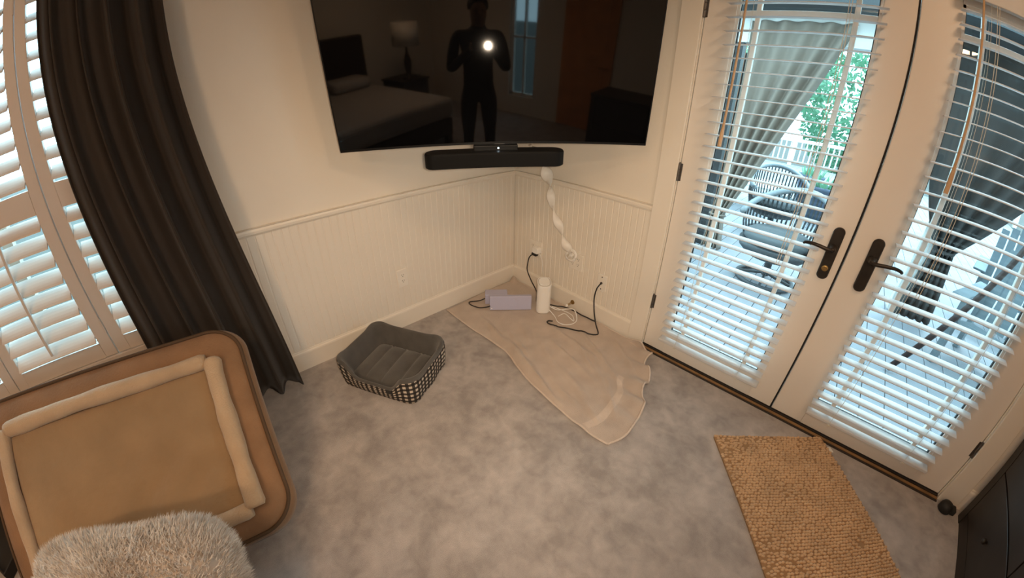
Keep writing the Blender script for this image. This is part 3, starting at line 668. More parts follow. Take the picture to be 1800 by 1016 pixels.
cable('power_cable', [(0.268, -0.285, 0.04), (0.30, -0.262, 0.015), (0.345, -0.21, zc_), (0.33, -0.15, zc_), (0.27, -0.16, zc_), (0.285, -0.225, zc_), (0.33, -0.255, zc_), (0.37, -0.26, 0.016)], 0.0035, M['blackcable'], 'thin black cable looped behind the wide lilac box')
cable('network_cable', [(0.530, -0.165, 0.05), (0.575, -0.135, 0.03), (0.640, -0.095, 0.05), (0.690, -0.09, 0.06), (0.735, -0.115, 0.02), (0.745, -0.165, 0.014), (0.715, -0.215, 0.014), (0.660, -0.225, 0.014), (0.600, -0.19, 0.014), (0.545, -0.18, 0.03), (0.525, -0.185, 0.04)], 0.0034, M['white'], 'larger white cable loop on the towel right of the router')
cable('network_cable', [(0.535, -0.150, 0.045), (0.60, -0.10, 0.02), (0.68, -0.10, 0.02), (0.73, -0.14, 0.016), (0.70, -0.15, 0.03), (0.64, -0.135, 0.03), (0.62, -0.175, 0.016)], 0.0030, M['white'], 'smaller white cable loop crossing inside the larger one, right of router')
cable('coax_cable', [(0.505, -0.135, 0.04), (0.53, -0.075, 0.012), (0.585, -0.045, 0.010), (0.68, -0.040, 0.010), (0.76, -0.036, 0.010), (0.83, -0.034, 0.010)], 0.0042, M['blackcable'], 'black cable lying along the right baseboard behind the router')
cable('coax_cable', [(0.825, -0.018, 0.293), (0.826, -0.040, 0.288), (0.820, -0.055, 0.262), (0.818, -0.065, 0.20), (0.845, -0.085, 0.12), (0.885, -0.105, 0.05), (0.925, -0.125, 0.014), (0.930, -0.150, zc_), (0.890, -0.185, zc_), (0.800, -0.215, zc_), (0.715, -0.255, zc_), (0.655, -0.290, zc_), (0.618, -0.285, zc_), (0.613, -0.262, zc_), (0.630, -0.243, zc_)], 0.0045, M['blackcable'], 'black cable curving from the narrow wall plate down onto the towel')

# ------------------------------------------------------------------ small gingham pet bed
pb = thing('pet_bed', (0.37, -1.27, 0.0), 'small grey pet bed with black and white gingham sides', 'pet bed')
pa = math.atan2(0.22, 0.39); PC = Vector((0.378, -1.276, 0)); pX = Vector((math.cos(pa), math.sin(pa), 0)); pY = Vector((-math.sin(pa), math.cos(pa), 0))
# local: +X toward the right corner, -Y is the low entry side facing the camera's left
def pbp(x, y, z): return PC+pX*x+pY*y+Vector((0, 0, z))
def rr_param(w, d, r, n):
    pts = rrect(w, d, r, 10); P = [Vector((x, y, 0)) for x, y in pts]; P.append(P[0]); D = [0]
    for a, b in zip(P, P[1:]): D.append(D[-1]+(b-a).length)
    res = []
    for i in range(n):
        d_ = D[-1]*i/n
        for k in range(len(P)-1):
            if d_ <= D[k+1]: res.append(P[k].lerp(P[k+1], (d_-D[k])/max(1e-9, D[k+1]-D[k]))); break
    return res, D[-1]
NPB = 144
base_r, per = rr_param(0.484, 0.390, 0.068, NPB)
def rimh(p):       # rim height: low in the middle of the -Y side
    low = sstep(-0.135, -0.185, p.y)*sstep(0.19, 0.10, abs(p.x))
    cor = sstep(0.10, 0.22, abs(p.x))*sstep(0.08, 0.17, abs(p.y))
    return 0.158 - 0.075*low + 0.014*cor
rows = [(0.97, 0.004, 0), (1.005, 0.012, 0.03), (1.03, 0.05, 0.3), (1.045, 0.09, 0.55), (1.05, 0.13, 0.8), (1.045, 0.15, 0.95)]
def pb_ring(s, f): return [pbp(p.x*s, p.y*s, f(p)) for p in base_r]
mb = MB(); rings = []; uvs = []
for s, z, t in rows:
    pts = [pbp(p.x*s + 0.004*math.sin(9*i*2*PI/NPB), p.y*s, 0.004+(rimh(p)-0.008)*t) for i, p in enumerate(base_r)]
    rings.append(pts+[pts[0]]); uvs += [(i*per/NPB*1.02, 0.17*t) for i in range(NPB+1)]
mb.loops(rings, False, False, closed=False); mb.uv = uvs
mb.build('gingham_side', M['gingham'], pb, smooth=True)
mb = MB(); rings = []
for s, dz, k in ((1.045, -0.010, 0.95), (1.04, 0.002, 1), (1.015, 0.008, 1), (0.985, 0.006, 1), (0.95, -0.008, 1), (0.90, -0.045, 1), (0.86, -0.08, 1), (0.80, -0.5, 0)):
    rings.append([pbp(p.x*s, p.y*s, (rimh(p)*k+dz) if k else 0.045) if (not k or rimh(p)*k+dz > 0.045) else pbp(p.x*s, p.y*s, 0.045) for p in base_r])
mb.loops(rings, False, False); mb.build('lining', M['petgrey'], pb, smooth=True)
def cush(u, v):
    x = (u-0.5)*0.40; y = (v-0.5)*0.315; e = min(1, (1-abs(2*u-1)**4))*min(1, (1-abs(2*v-1)**4))
    q = abs(math.sin(PI*u*4)); return pbp(x, y, 0.038+0.035*max(0, e)**0.5*(0.62+0.38*q**0.5))
MB().grid(64, 28, cush).build('cushion', M['petgrey'], pb, smooth=True)
mb = MB(); pz = pbp(0.10, -0.2095, 0.07); mb.obox(pz, pX, pY, Vector((0, 0, 1)), 0.018, 0.0012, 0.012); mb.build('tag', M['tag'], pb)

# ------------------------------------------------------------------ large tan dog bed leaning against the window wall
BO = Vector((0.953, -1.982, 0.05)); be1 = Vector((-0.1017, -0.9948, 0)).normalized(); be2 = Vector((-0.7787, 0.0796, 0.6223)).normalized()
bn = be2.cross(be1).normalized()
if bn.z < 0: bn = -bn
BW, BH, BT = 1.186, 0.877, 0.115
bc = BO+be1*BW/2+be2*BH/2
def sag(a, b): return -0.025*(1-(2*a/BW)**2)*(1-(2*b/BH)**2)*0.6 + 0.012*math.sin(4*a+1)*math.sin(3*b)
def BP(a, b, c): return bc+be1*a+be2*b+bn*(c+sag(a, b))
db = thing('dog_bed', (0.95, -2.56, 0.0), 'large tan dog bed with cream bolster leaning against the window wall', 'dog bed')
ol = rrect(BW, BH, 0.13, 12)
def bed_ring(ins, c, bow=0.0):
    sx, sy = (BW-2*ins)/BW, (BH-2*ins)/BH; return [BP(x*sx, y*sy, c) for x, y in ol]
MB().loops([bed_ring(0.05, -BT), bed_ring(0.012, -BT+0.018), bed_ring(0.0, -BT/2), bed_ring(0.008, -0.028), bed_ring(0.026, -0.008), bed_ring(0.06, 0.004), bed_ring(0.13, 0.008), bed_ring(0.17, 0.0), bed_ring(0.30, 0.0)][::-1]).build('base', M['bedtan'], db, smooth=True)
pp = bed_ring(0.020, -0.006)
MB().tube(pp, 0.0075, 8, closed=True).build('piping', M['piping'], db, smooth=True)
IW, IH = 0.83, 0.54; BR = 0.036
def inner(u, v):
    a = (u-0.5)*(IW+0.02)-0.012; b = (v-0.5)*(IH+0.02)-0.016; e = (1-abs(2*u-1)**6)*(1-abs(2*v-1)**6)
    wr = 0.011*math.sin(30*a+17*b+3*math.sin(7*b))*sstep(0.0, 0.3, -a+0.1)*sstep(0.10, -0.2, b)+0.005*math.sin(11*a-8*b)*math.sin(9*b+2)
    return BP(a, b, 0.004+0.026*max(0, e)**0.5+wr*e)
MB().grid(72, 48, inner).build('mattress', M['bedin'], db, smooth=True)
def roll(p, q, r0, seed):
    n = 40; pts = []; R = []
    for i in range(n+1):
        t = i/n; a = p[0]+(q[0]-p[0])*t-0.012; b = p[1]+(q[1]-p[1])*t-0.016
        pts.append(BP(a, b, 0.024+0.004*math.sin(9*t+seed))); R.append(r0*(0.93+0.06*math.sin(13*t+seed)+0.03*math.sin(31*t+2*seed))*(1 if 0.02 < t < 0.98 else 0.8))
    return MB().tube(pts, R, 14).build('bolster', M['bolster'], db, smooth=True)
ia, ib = IW/2+BR*0.9, IH/2+BR*0.9
roll((-ia, -ib), (-ia, ib), BR*1.02, 1); roll((ia, -ib), (ia, ib), BR, 2); roll((-ia+0.02, ib), (ia-0.02, ib), BR*0.98, 3); roll((-ia+0.02, -ib), (ia-0.02, -ib), BR, 4)

# ------------------------------------------------------------------ fluffy cushion in front of the dog bed
fc = thing('fluffy_cushion', (1.10, -2.60, 0.0), 'fluffy pale grey fur cushion in front of the big tan dog bed', 'cushion')
FC = Vector((1.083, -2.534, 0.252)); fX = Vector((0.36, 0.933, 0.07)).normalized(); fY = Vector((-0.933, 0.36, 0)); fZ = Vector((0, 0, 1))
fY = (fY*0.86+fZ*0.51); fY = (fY-fX*fY.dot(fX)).normalized(); fZ2 = fX.cross(fY).normalized()
HX, HY, HZ = 0.365, 0.235, 0.16
def sgnp(v, e): return math.copysign(abs(v)**e, v)
def fbody(th, ph):
    ct, st_, cp_, sp2 = math.cos(th), math.sin(th), math.cos(ph), math.sin(ph)
    return Vector((HX*sgnp(cp_, 0.5)*sgnp(ct, 0.48), HY*sgnp(cp_, 0.85)*sgnp(st_, 0.55), HZ*sgnp(sp2, 0.9)))
mb = MB(); rings = []
for j in range(1, 20):
    ph = -PI/2+PI*j/20; rings.append([FC+fX*q.x+fY*q.y+fZ2*q.z for q in (fbody(2*PI*i/48, ph) for i in range(48))])
mb.loops(rings); mb.build('body', M['furbase'], fc, smooth=True)
ns = 30000; V = []; Fc = []
gq = [[fbody(2*PI*i/96, -PI/2+PI*j/64) for i in range(96)] for j in range(1, 64)]; tri = []
for j in range(len(gq)-1):
    for i in range(96):
        a, b, c, d = gq[j][i], gq[j][(i+1) % 96], gq[j+1][(i+1) % 96], gq[j+1][i]; tri += [(a, b, c), (a, c, d)]
tri = [t for t in tri if (t[0].z+t[1].z+t[2].z)/3 > -0.55*HZ]
ar = np.array([(t[1]-t[0]).cross(t[2]-t[0]).length for t in tri]); pick = rng.choice(len(tri), ns, p=ar/ar.sum())
for k in range(ns):
    ta, tb_, tc3 = tri[pick[k]]; w1, w2r = rng.random(), rng.random()
    if w1+w2r > 1: w1, w2r = 1-w1, 1-w2r
    q = ta+(tb_-ta)*w1+(tc3-ta)*w2r
    n = Vector((q.x/HX**2*0.5, q.y/HY**2, q.z/HZ**2)).normalized()
    cl = 0.5+0.5*math.sin(17*q.x+9*q.z+6*math.sin(11*q.y)); d = (n + Vector((rng.normal(0, .35)+0.3*math.sin(9*q.x), rng.normal(0, .35)+0.2*math.cos(12*q.x+5*q.y), rng.normal(0, .25)-0.1))).normalized()
    Lh = rng.uniform(0.020, 0.036)*(0.75+0.4*cl); s = d.cross(Vector((rng.normal(), rng.normal(), rng.normal()))).normalized()*0.0016
    b0 = q*0.985; m1 = b0+d*Lh*0.55; tip = b0+d*Lh+Vector((0.004*math.sin(20*q.x), 0.003, -0.006))
    o = len(V)
    for w3 in (b0-s, b0+s, m1+s*0.8, m1-s*0.8, tip): V.append(tuple(FC+fX*w3.x+fY*w3.y+fZ2*w3.z))
    Fc += [(o, o+1, o+2, o+3), (o+3, o+2, o+4)]
mb = MB(); mb.v = V; mb.f = Fc; fo = mb.build('fur', M['fur'], fc, smooth=True); fo['kind'] = 'stuff'

# black tray at the left edge
bt = thing('black_tray', (0.36, -3.42, 0.0), 'black tray on the carpet past the far side of the big dog bed', 'tray')
tx, ty = Vector((0.72, 0.69, 0)).normalized(), Vector((-0.69, 0.72, 0)).normalized(); tc_ = Vector((0.30, -3.42, 0.0))
mb = MB(); mb.obox(tc_+Vector((0, 0, 0.008)), tx, ty, fZ, 0.20, 0.13, 0.006); mb.build('bottom', M['cardark'], bt)
for s in (-1, 1):
    MB().obox(tc_+ty*0.13*s+Vector((0, 0, 0.03)), tx, ty, fZ, 0.205, 0.006, 0.028).build('rim', M['cardark'], bt, bevel=0.003)
    MB().obox(tc_+tx*0.20*s+Vector((0, 0, 0.03)), ty, tx, fZ, 0.125, 0.006, 0.028).build('rim', M['cardark'], bt, bevel=0.003)

# ------------------------------------------------------------------ tan chenille mat by the doors
rg = thing('bath_mat', (2.3, -0.45, 0.0), 'tan chenille bath mat by the right-hand door', 'mat')
R0 = Vector((1.838, -0.402, 0)); rX = Vector((0.474, 0.400, 0)).normalized(); rY = Vector((0.402, -0.508, 0)).normalized()
rY = (rY - rX*rY.dot(rX)).normalized(); RW, RL = 0.585, 0.90
def rp(a, b, z): return R0+rX*a+rY*b+Vector((0, 0, z))
ro = rrect(RW, RL, 0.012, 3)
MB().loops([[rp(RW/2+x, RL/2+y, z) for x, y in ro] for z in (0.001, 0.010)][::-1]).build('backing', M['rugbase'], rg)
ico = bmesh.new(); bmesh.ops.create_icosphere(ico, subdivisions=1, radius=1.0); iv = np.array([v.co[:] for v in ico.verts]); itf = [[v.index for v in f.verts] for f in ico.faces]; ico.free()
V = []; Fc = []; pa_, pb2 = 0.0150, 0.0132; na, nb = int(RW/pa_), int(RL/pb2)
itf = np.array(itf); parts_v = []; parts_f = []; cnt = 0
for j in range(nb):
    for i in range(na):
        a = (i+0.5+0.5*(j%2))*RW/(na+0.5)+rng.normal(0, .0024); b = (j+0.5)*RL/nb+rng.normal(0, .0013)
        hole = 0.5+0.5*math.sin(8.3*a+2.1*math.sin(7*b))*math.sin(6.1*b+1.7*math.sin(9*a)+0.6)
        messy = sstep(0.45, 0.95, hole)
        if rng.random() < 0.22*messy: continue
        h = 0.0105*(0.85+0.15*rng.random()-0.4*messy*rng.random()); jx, jy = rng.normal(0, .0022)*messy, rng.normal(0, .0022)*messy
        c = rp(a+jx, b+jy, 0.011); ax, ay, az = 0.0092, 0.0070*(1-0.2*messy), h
        q = iv*np.array([ax, ay, az])
        W3 = np.outer(q[:,0], np.array(rX))+np.outer(q[:,1], np.array(rY))+np.outer(q[:,2], np.array((0, 0, 1.)))+np.array(c)
        parts_v.append(W3); parts_f.append(itf+cnt*len(iv)); cnt += 1
mb = MB(); mb.v = [tuple(x) for x in np.concatenate(parts_v)]; mb.f = [tuple(int(i) for i in x) for x in np.concatenate(parts_f)]
to = mb.build('chenille_pile', M['rug'], rg, smooth=True); to['kind'] = 'stuff'
MB().obox(rp(RW+0.010, 0.075, 0.006), rX, rY, fZ, 0.012, 0.016, 0.0008).build('care_label', M['label'], rg)

# black rubber stop beside the casing
bs = thing('floor_door_stop', (2.94, -0.075, 0.0), 'black rubber stop on the carpet beside the door casing', 'door stop')
MB().lathe([(0.030, 0.001), (0.034, 0.006), (0.034, 0.034), (0.028, 0.046), (0.012, 0.052)], 20, (2.930, -0.070, 0)).build('bumper', M['cardark'], bs, smooth=True)
MB().obox((2.968, -0.062, 0.017), (1, 0, 0), (0, 1, 0), (0, 0, 1), 0.02, 0.022, 0.016).build('foot', M['cardark'], bs, bevel=0.006)

# ------------------------------------------------------------------ dark dresser at the right edge
DX0, DX1, DY0, DY1, DZ = 3.022, 3.50, -1.30, -0.052, 0.94
dr = thing('dresser', ((DX0+DX1)/2, (DY0+DY1)/2, 0), 'dark walnut dresser at the lower right edge beside the doors', 'dresser')
MB().box(DX0+0.018, DX1, DY0, DY1, 0.0, DZ-0.03).build('body', M['dresser'], dr, bevel=0.003)
MB().box(DX0-0.004, DX1+0.01, DY0-0.01, DY1+0.002, DZ-0.03, DZ).build('top', M['dresser'], dr, bevel=0.004)
MB().box(DX0, DX0+0.018, DY1-0.05, DY1, 0.0, DZ-0.03).build('side_post', M['dresser'], dr); MB().box(DX0, DX0+0.018, DY0, DY0+0.05, 0.0, DZ-0.03).build('side_post', M['dresser'], dr)
MB().box(DX0+0.004, DX0+0.018, DY0+0.05, DY1-0.05, 0.0, 0.07).build('plinth', M['dresser'], dr)
for k in range(3):
    z0, z1 = 0.078+k*0.278, 0.078+(k+1)*0.278-0.008
    for (ya, yb) in ((DY0+0.056, (DY0+DY1)/2-0.004), ((DY0+DY1)/2+0.004, DY1-0.056)):
        dw = MB().box(DX0-0.002, DX0+0.018, ya, yb, z0, z1).build('drawer', M['dresser'], dr, bevel=0.003)
        ym = (ya+yb)/2; MB().tube([(DX0-0.002, ym, (z0+z1)/2), (DX0-0.014, ym, (z0+z1)/2), (DX0-0.016, ym, (z0+z1)/2), (DX0-0.028, ym, (z0+z1)/2)], [0.006, 0.006, 0.014, 0.012], 12).build('knob', M['bronze'], dw, smooth=True)

# ------------------------------------------------------------------ unseen ceiling lights, added as the room's warm key light
def added_downlight(x, y, pw, label):
    t = thing('added_ceiling_light', (x, y, CZ), label, 'ceiling light', 'added round ceiling lights out of view')
    MB().lathe([(0.235, -0.001), (0.235, -0.020), (0.225, -0.028), (0.215, -0.028), (0.212, -0.001)], 36, (x, y, CZ)).build('trim_ring', M['white'], t)
    MB().lathe([(0.211, -0.002), (0.211, -0.020), (0.16, -0.034), (0.05, -0.040)], 36, (x, y, CZ)).build('diffuser', M['lamplens'], t, smooth=True)
    ld = bpy.data.lights.new('ceiling_lamp', 'AREA'); ld.shape = 'DISK'; ld.size = 0.40; ld.energy = pw; ld.color = LAMP_COL
    lo = bpy.data.objects.new('ceiling_lamp', ld); COL.objects.link(lo); lo.location = (0, 0, -0.045); lo.parent = t
added_downlight(1.75, -2.95, LAMP_W*0.85, 'added round ceiling light, out of view between the window and the bed')
added_downlight(2.45, -1.05, LAMP_W*0.75, 'added round ceiling light, out of view nearest the glass doors')  # added to shade the wall left of the television and brighten the doors
added_downlight(2.7, -3.7, LAMP_W*2.2, 'added round ceiling light, out of view above the bed')

# ------------------------------------------------------------------ the rest of the bedroom, seen only in the television's reflection
bd = thing('bed', (2.2, -4.2, 0), 'bed with pale covers and a dark headboard reflected in the television', 'bed')
MB().box(1.2, 2.9, -5.0, -3.15, 0.12, 0.35).build('bed_base', M['headb'], bd, bevel=0.01)
MB().box(1.18, 2.92, -4.95, -3.12, 0.36, 0.62).build('mattress', M['mattress'], bd, bevel=0.07, seg=4)
MB().box(1.1, 3.0, -5.12, -5.02, 0.0, 1.3).build('headboard', M['headb'], bd, bevel=0.02)
for xx in (1.65, 2.45): MB().box(xx-0.32, xx+0.32, -4.98, -4.6, 0.62, 0.78).build('pillow', M['mattress'], bd, bevel=0.07, seg=4)
for xx in (1.25, 2.85):
    for yy in (-4.95, -3.2): MB().box(xx-0.04, xx+0.04, yy-0.04, yy+0.04, 0, 0.12).build('foot', M['headb'], bd)
nst = thing('nightstand', (3.35, -4.55, 0), 'dark nightstand reflected in the television beside the bed', 'nightstand')
MB().box(3.1, 3.6, -4.8, -4.3, 0.12, 0.62).build('body', M['headb'], nst, bevel=0.008); MB().box(3.08, 3.62, -4.82, -4.28, 0.62, 0.65).build('top', M['headb'], nst, bevel=0.006)
for xx in (3.14, 3.56):
    for yy in (-4.76, -4.34): MB().box(xx-0.025, xx+0.025, yy-0.025, yy+0.025, 0, 0.12).build('leg', M['headb'], nst)
lm = thing('table_lamp', (3.32, -4.42, 0.65), 'table lamp with a pale drum shade reflected in the television', 'lamp')
MB().lathe([(0.09, 0.0), (0.09, 0.02), (0.03, 0.04), (0.05, 0.15), (0.06, 0.25), (0.02, 0.38), (0.012, 0.5)], 20, (3.32, -4.42, 0.65)).build('base', M['headb'], lm, smooth=True)
MB().lathe([(0.20, 0.48), (0.19, 0.80), (0.187, 0.80), (0.197, 0.48)], 28, (3.32, -4.42, 0.65)).build('shade', M['shade'], lm, smooth=True)
w2_ = thing('window_2', (RX+0.07, -3.2, 0.3), kind='structure')
w = MB(); 
for (a, b) in ((-3.45, -3.40), (-3.0, -2.95), (-3.215, -3.185)): w.box(RX+0.04, RX+0.09, a, b, 0.3, 2.1)
for (a, b) in ((0.3, 0.35), (2.05, 2.1), (1.2, 1.23)): w.box(RX+0.04, RX+0.09, -3.45, -2.95, a, b)
w.build('window_frame', M['trim'], w2_); MB().box(RX+0.062, RX+0.066, -3.40, -3.0, 0.35, 2.05).build('pane', M['glass'], w2_)
d3 = thing('door_3', (RX, -2.1, 0), kind='structure')
MB().box(RX-0.03, RX-0.001, -2.5, -1.7, 0.01, 2.05).build('door_leaf', M['doororange'], d3, bevel=0.003)
for za, zb in ((0.15, 0.95), (1.1, 1.9)): MB().box(RX-0.036, RX-0.028, -2.38, -1.82, za, zb).build('door_panel', M['doororange'], d3, bevel=0.004)
MB().tube([(RX-0.03, -1.77, 0.95), (RX-0.07, -1.77, 0.95), (RX-0.075, -1.80, 0.95), (RX-0.075, -1.88, 0.95)], 0.009, 8).build('door_handle', M['brass'], d3, smooth=True)

# ------------------------------------------------------------------ the photographer, reflected in the television
def skin_body(joints, edges, name, m, parent, sub=2):
    names = list(joints); me = bpy.data.meshes.new(name)
    me.from_pydata([joints[k][0] for k in names], [(names.index(a), names.index(b)) for a, b in edges], [])
    o = bpy.data.objects.new(name, me); COL.objects.link(o)
    o.modifiers.new('skin', 'SKIN'); s = o.modifiers.new('sub', 'SUBSURF'); s.levels = sub; s.render_levels = sub
    for i, k in enumerate(names):
        r = joints[k][1]; me.skin_vertices[0].data[i].radius = r if hasattr(r, '__len__') else (r, r)
        me.skin_vertices[0].data[i].use_root = (i == 0)
    dg = bpy.context.evaluated_depsgraph_get(); nm = bpy.data.meshes.new_from_object(o.evaluated_get(dg))
    bpy.data.objects.remove(o); nm.name = name; nm.materials.clear(); nm.materials.append(m)
    for p in nm.polygons: p.use_smooth = True
    return nm
ps = thing('person', (2.22, -2.12, 0), 'person in dark clothes holding up a phone, reflected in the television', 'person')
fw = Vector((-0.723, 0.690, 0)); rt_ = Vector((0.690, 0.723, 0)); PB = Vector((2.25, -2.16, 0))
def pj(a, b, z): return tuple(PB+rt_*a+fw*b+Vector((0, 0, z)))
ph_c = CAM - f_*0.03
def hand_pt(side): return tuple(ph_c + r2*(side*0.085) - u2*0.02 - f_*0.015)
J = {'pelvis': (pj(0, 0, 0.97), (0.165, 0.12)), 'waist': (pj(0, 0, 1.10), (0.15, 0.11)), 'chest': (pj(0, 0.01, 1.34), (0.20, 0.13)), 'neckb': (pj(0, 0.02, 1.50), (0.10, 0.08)), 'neck': (pj(0, 0.04, 1.55), 0.062), 'head1': (pj(0, 0.06, 1.605), (0.078, 0.092)), 'head2': (pj(0, 0.065, 1.685), (0.083, 0.10)), 'head3': (pj(0, 0.05, 1.755), (0.055, 0.065))}
Ed = [('pelvis', 'waist'), ('waist', 'chest'), ('chest', 'neckb'), ('neckb', 'neck'), ('neck', 'head1'), ('head1', 'head2'), ('head2', 'head3')]
for s, n in ((-1, 'l'), (1, 'r')):
    hp = Vector(hand_pt(s)); el = Vector(pj(s*0.27, 0.05, 1.15)); wr = hp - u2*0.05 - f_*0.03
    J.update({n+'sh': (pj(s*0.20, 0.0, 1.465), 0.068), n+'el': (tuple(el), 0.047), n+'fa': (tuple(el.lerp(wr, 0.4)), 0.043), n+'wr': (tuple(wr), 0.028),
              n+'hip': (pj(s*0.095, 0, 0.90), 0.098), n+'th': (pj(s*0.105, 0.01, 0.70), 0.085), n+'kn': (pj(s*0.11, 0.015, 0.50), 0.060), n+'ca': (pj(s*0.115, -0.01, 0.34), 0.058), n+'an': (pj(s*0.12, -0.02, 0.09), 0.042), n+'he': (pj(s*0.12, -0.03, 0.05), 0.042), n+'to': (pj(s*0.14, 0.15, 0.04), 0.036)})
    Ed += [('chest', n+'sh'), (n+'sh', n+'el'), (n+'el', n+'fa'), (n+'fa', n+'wr'), ('pelvis', n+'hip'), (n+'hip', n+'th'), (n+'th', n+'kn'), (n+'kn', n+'ca'), (n+'ca', n+'an'), (n+'an', n+'he'), (n+'he', n+'to')]
bm_ = skin_body(J, Ed, 'body', M['darkcloth'], ps)
bm_.materials.append(M['skin'])
for p in bm_.polygons:
    c = Vector(p.center); 
    if c.z > 1.535 and (c-Vector(pj(0, 0.05, 1.66))).length < 0.2: p.material_index = 1
bo = bpy.data.objects.new('body', bm_); COL.objects.link(bo); bo.parent = ps; bo.location = -Vector(ps.location)
mb = MB(); hc = Vector(pj(0, 0.035, 1.70)); rings = []
for j in range(1, 12):
    ph = -0.5+(PI/2+0.5)*j/12; rings.append([hc+rt_*(0.094*math.cos(ph)*math.cos(t*PI/12))+fw*(0.112*math.cos(ph)*math.sin(t*PI/12)-0.02*(1-math.sin(ph)))+Vector((0, 0, 0.10*math.sin(ph))) for t in range(24)])
mb.loops(rings, False, True).build('hair', M['hair'], ps, smooth=True)
fcn = Vector(pj(0, 0.155, 1.64))
MB().tube([fcn+Vector((0, 0, 0.03)), fcn+fw*0.018-Vector((0, 0, 0.01)), fcn-Vector((0, 0, 0.018))], [0.006, 0.012, 0.006], 8).build('nose', M['skin'], ps, smooth=True)
for s in (-1, 1): MB().lathe([(0.002, -0.006), (0.010, 0), (0.002, 0.006)], 10, tuple(fcn+rt_*0.034*s+Vector((0, 0, 0.03))-fw*0.012)).build('eye', M['hair'], ps)
for s, n in ((-1, 'l'), (1, 'r')):
    hp = Vector(hand_pt(s)); wr = hp - u2*0.05 - f_*0.03; H = {}; HE = []
    H['w'] = (tuple(wr), 0.027); H['p'] = (tuple(hp-u2*0.012-f_*0.012), (0.038, 0.016)); HE.append(('w', 'p'))
    palm = Vector(H['p'][0])
    for k in range(4):
        b0 = palm + u2*(0.030-0.018*k) + r2*(-s*0.004); b1 = b0 + r2*(s*0.012) + f_*0.016; b2 = b1 - r2*(s*0.012)+f_*0.004 + u2*0.002; b3 = b2 - r2*(s*(0.010+0.004*(k in (1, 2))))
        for q, (pt, r) in enumerate(((b0, 0.0085), (b1, 0.008), (b2, 0.0075), (b3, 0.0065))): H['%d_%d' % (k, q)] = (tuple(pt), r)
        HE += [('p', '%d_0' % k)]+[('%d_%d' % (k, q), '%d_%d' % (k, q+1)) for q in range(3)]
    t0 = palm - u2*0.012 - r2*(s*0.02) - f_*0.012; t1 = t0 - r2*(s*0.02)+u2*0.02; t2 = t1 - r2*(s*0.012)+u2*0.018
    for q, (pt, r) in enumerate(((t0, 0.011), (t1, 0.0095), (t2, 0.008))): H['t%d' % q] = (tuple(pt), r)
    HE += [('p', 't0'), ('t0', 't1'), ('t1', 't2')]
    hm = skin_body(H, HE, 'hand', M['skin'], ps, 1); ho = bpy.data.objects.new('hand', hm); COL.objects.link(ho); ho.parent = ps; ho.location = -Vector(ps.location)
phn = thing('phone', tuple(ph_c), 'dark phone held up by the person reflected in the television', 'phone')
MB().obox(ph_c, r2, u2, f_, 0.078, 0.037, 0.004).build('case', M['tvbody'], phn, bevel=0.003)
MB().obox(ph_c-f_*0.0043, r2, u2, f_, 0.074, 0.034, 0.0004).build('display', M['tvscreen'], phn)
MB().obox(ph_c+r2*0.05+u2*0.012+f_*0.0045, r2, u2, f_, 0.0045, 0.0045, 0.0008).build('flash_light', emit_mat('phone_flash', (1, 1, 1), 40.0), phn)
tl = bpy.data.lights.new('phone_torch', 'SPOT'); tl.energy = TORCH_W; tl.color = TORCH_COL; tl.spot_size = math.radians(118); tl.spot_blend = 1.0; tl.shadow_soft_size = 0.022
tlo = bpy.data.objects.new('phone_torch', tl); COL.objects.link(tlo); tp_ = ph_c+r2*0.05+u2*0.012+f_*0.035; aim = (f_ + r2*0.04 + u2*0.02).normalized()
tlo.rotation_euler = aim.to_track_quat('-Z', 'Y').to_euler(); tlo.location = tp_ - Vector(phn.location); tlo.parent = phn

# ------------------------------------------------------------------ outside: deck, rail, chairs, curtains, trees
DZK = -0.12
st(MB().box(-45, 45, -45, 60, -1.3, -1.2).build('ground_gravel', M['lawn']))
dk = st(MB().box(-3.0, 7.0, 0.16, 13.2, DZK-0.14, DZK-0.03).build('floor_deck', M['seam']))
bw = 0.152; me = MB().box(-bw/2+0.003, bw/2-0.003, 0, 13.0, -0.028, 0).mesh('deck_board', M['deck'])
for i in range(62):
    inst(me, 'deck_board', dk, (-2.6+i*bw, 0.17, DZK))
rl = thing('deck_railing', (1.5, 13.0, DZK), 'white railing at the far end of the deck before the trees', 'railing')
MB().box(-3, 7, 12.96, 13.06, 0.66, 0.76).build('top_rail', M['whitepaint'], rl); MB().box(-3, 7, 12.98, 13.04, -0.02, 0.04).build('bottom_rail', M['whitepaint'], rl)
pk = MB().box(-0.02, 0.02, -0.02, 0.02, 0, 0.62).mesh('picket', M['whitepaint'])
for i in range(60): inst(pk, 'picket', rl, (-2.9+i*0.165, 13.01, 0.04))
for x in (-2.95, 0, 3, 6.9): MB().box(x-0.06, x+0.06, 12.95, 13.07, DZK, 0.82).build('post', M['whitepaint'], rl)
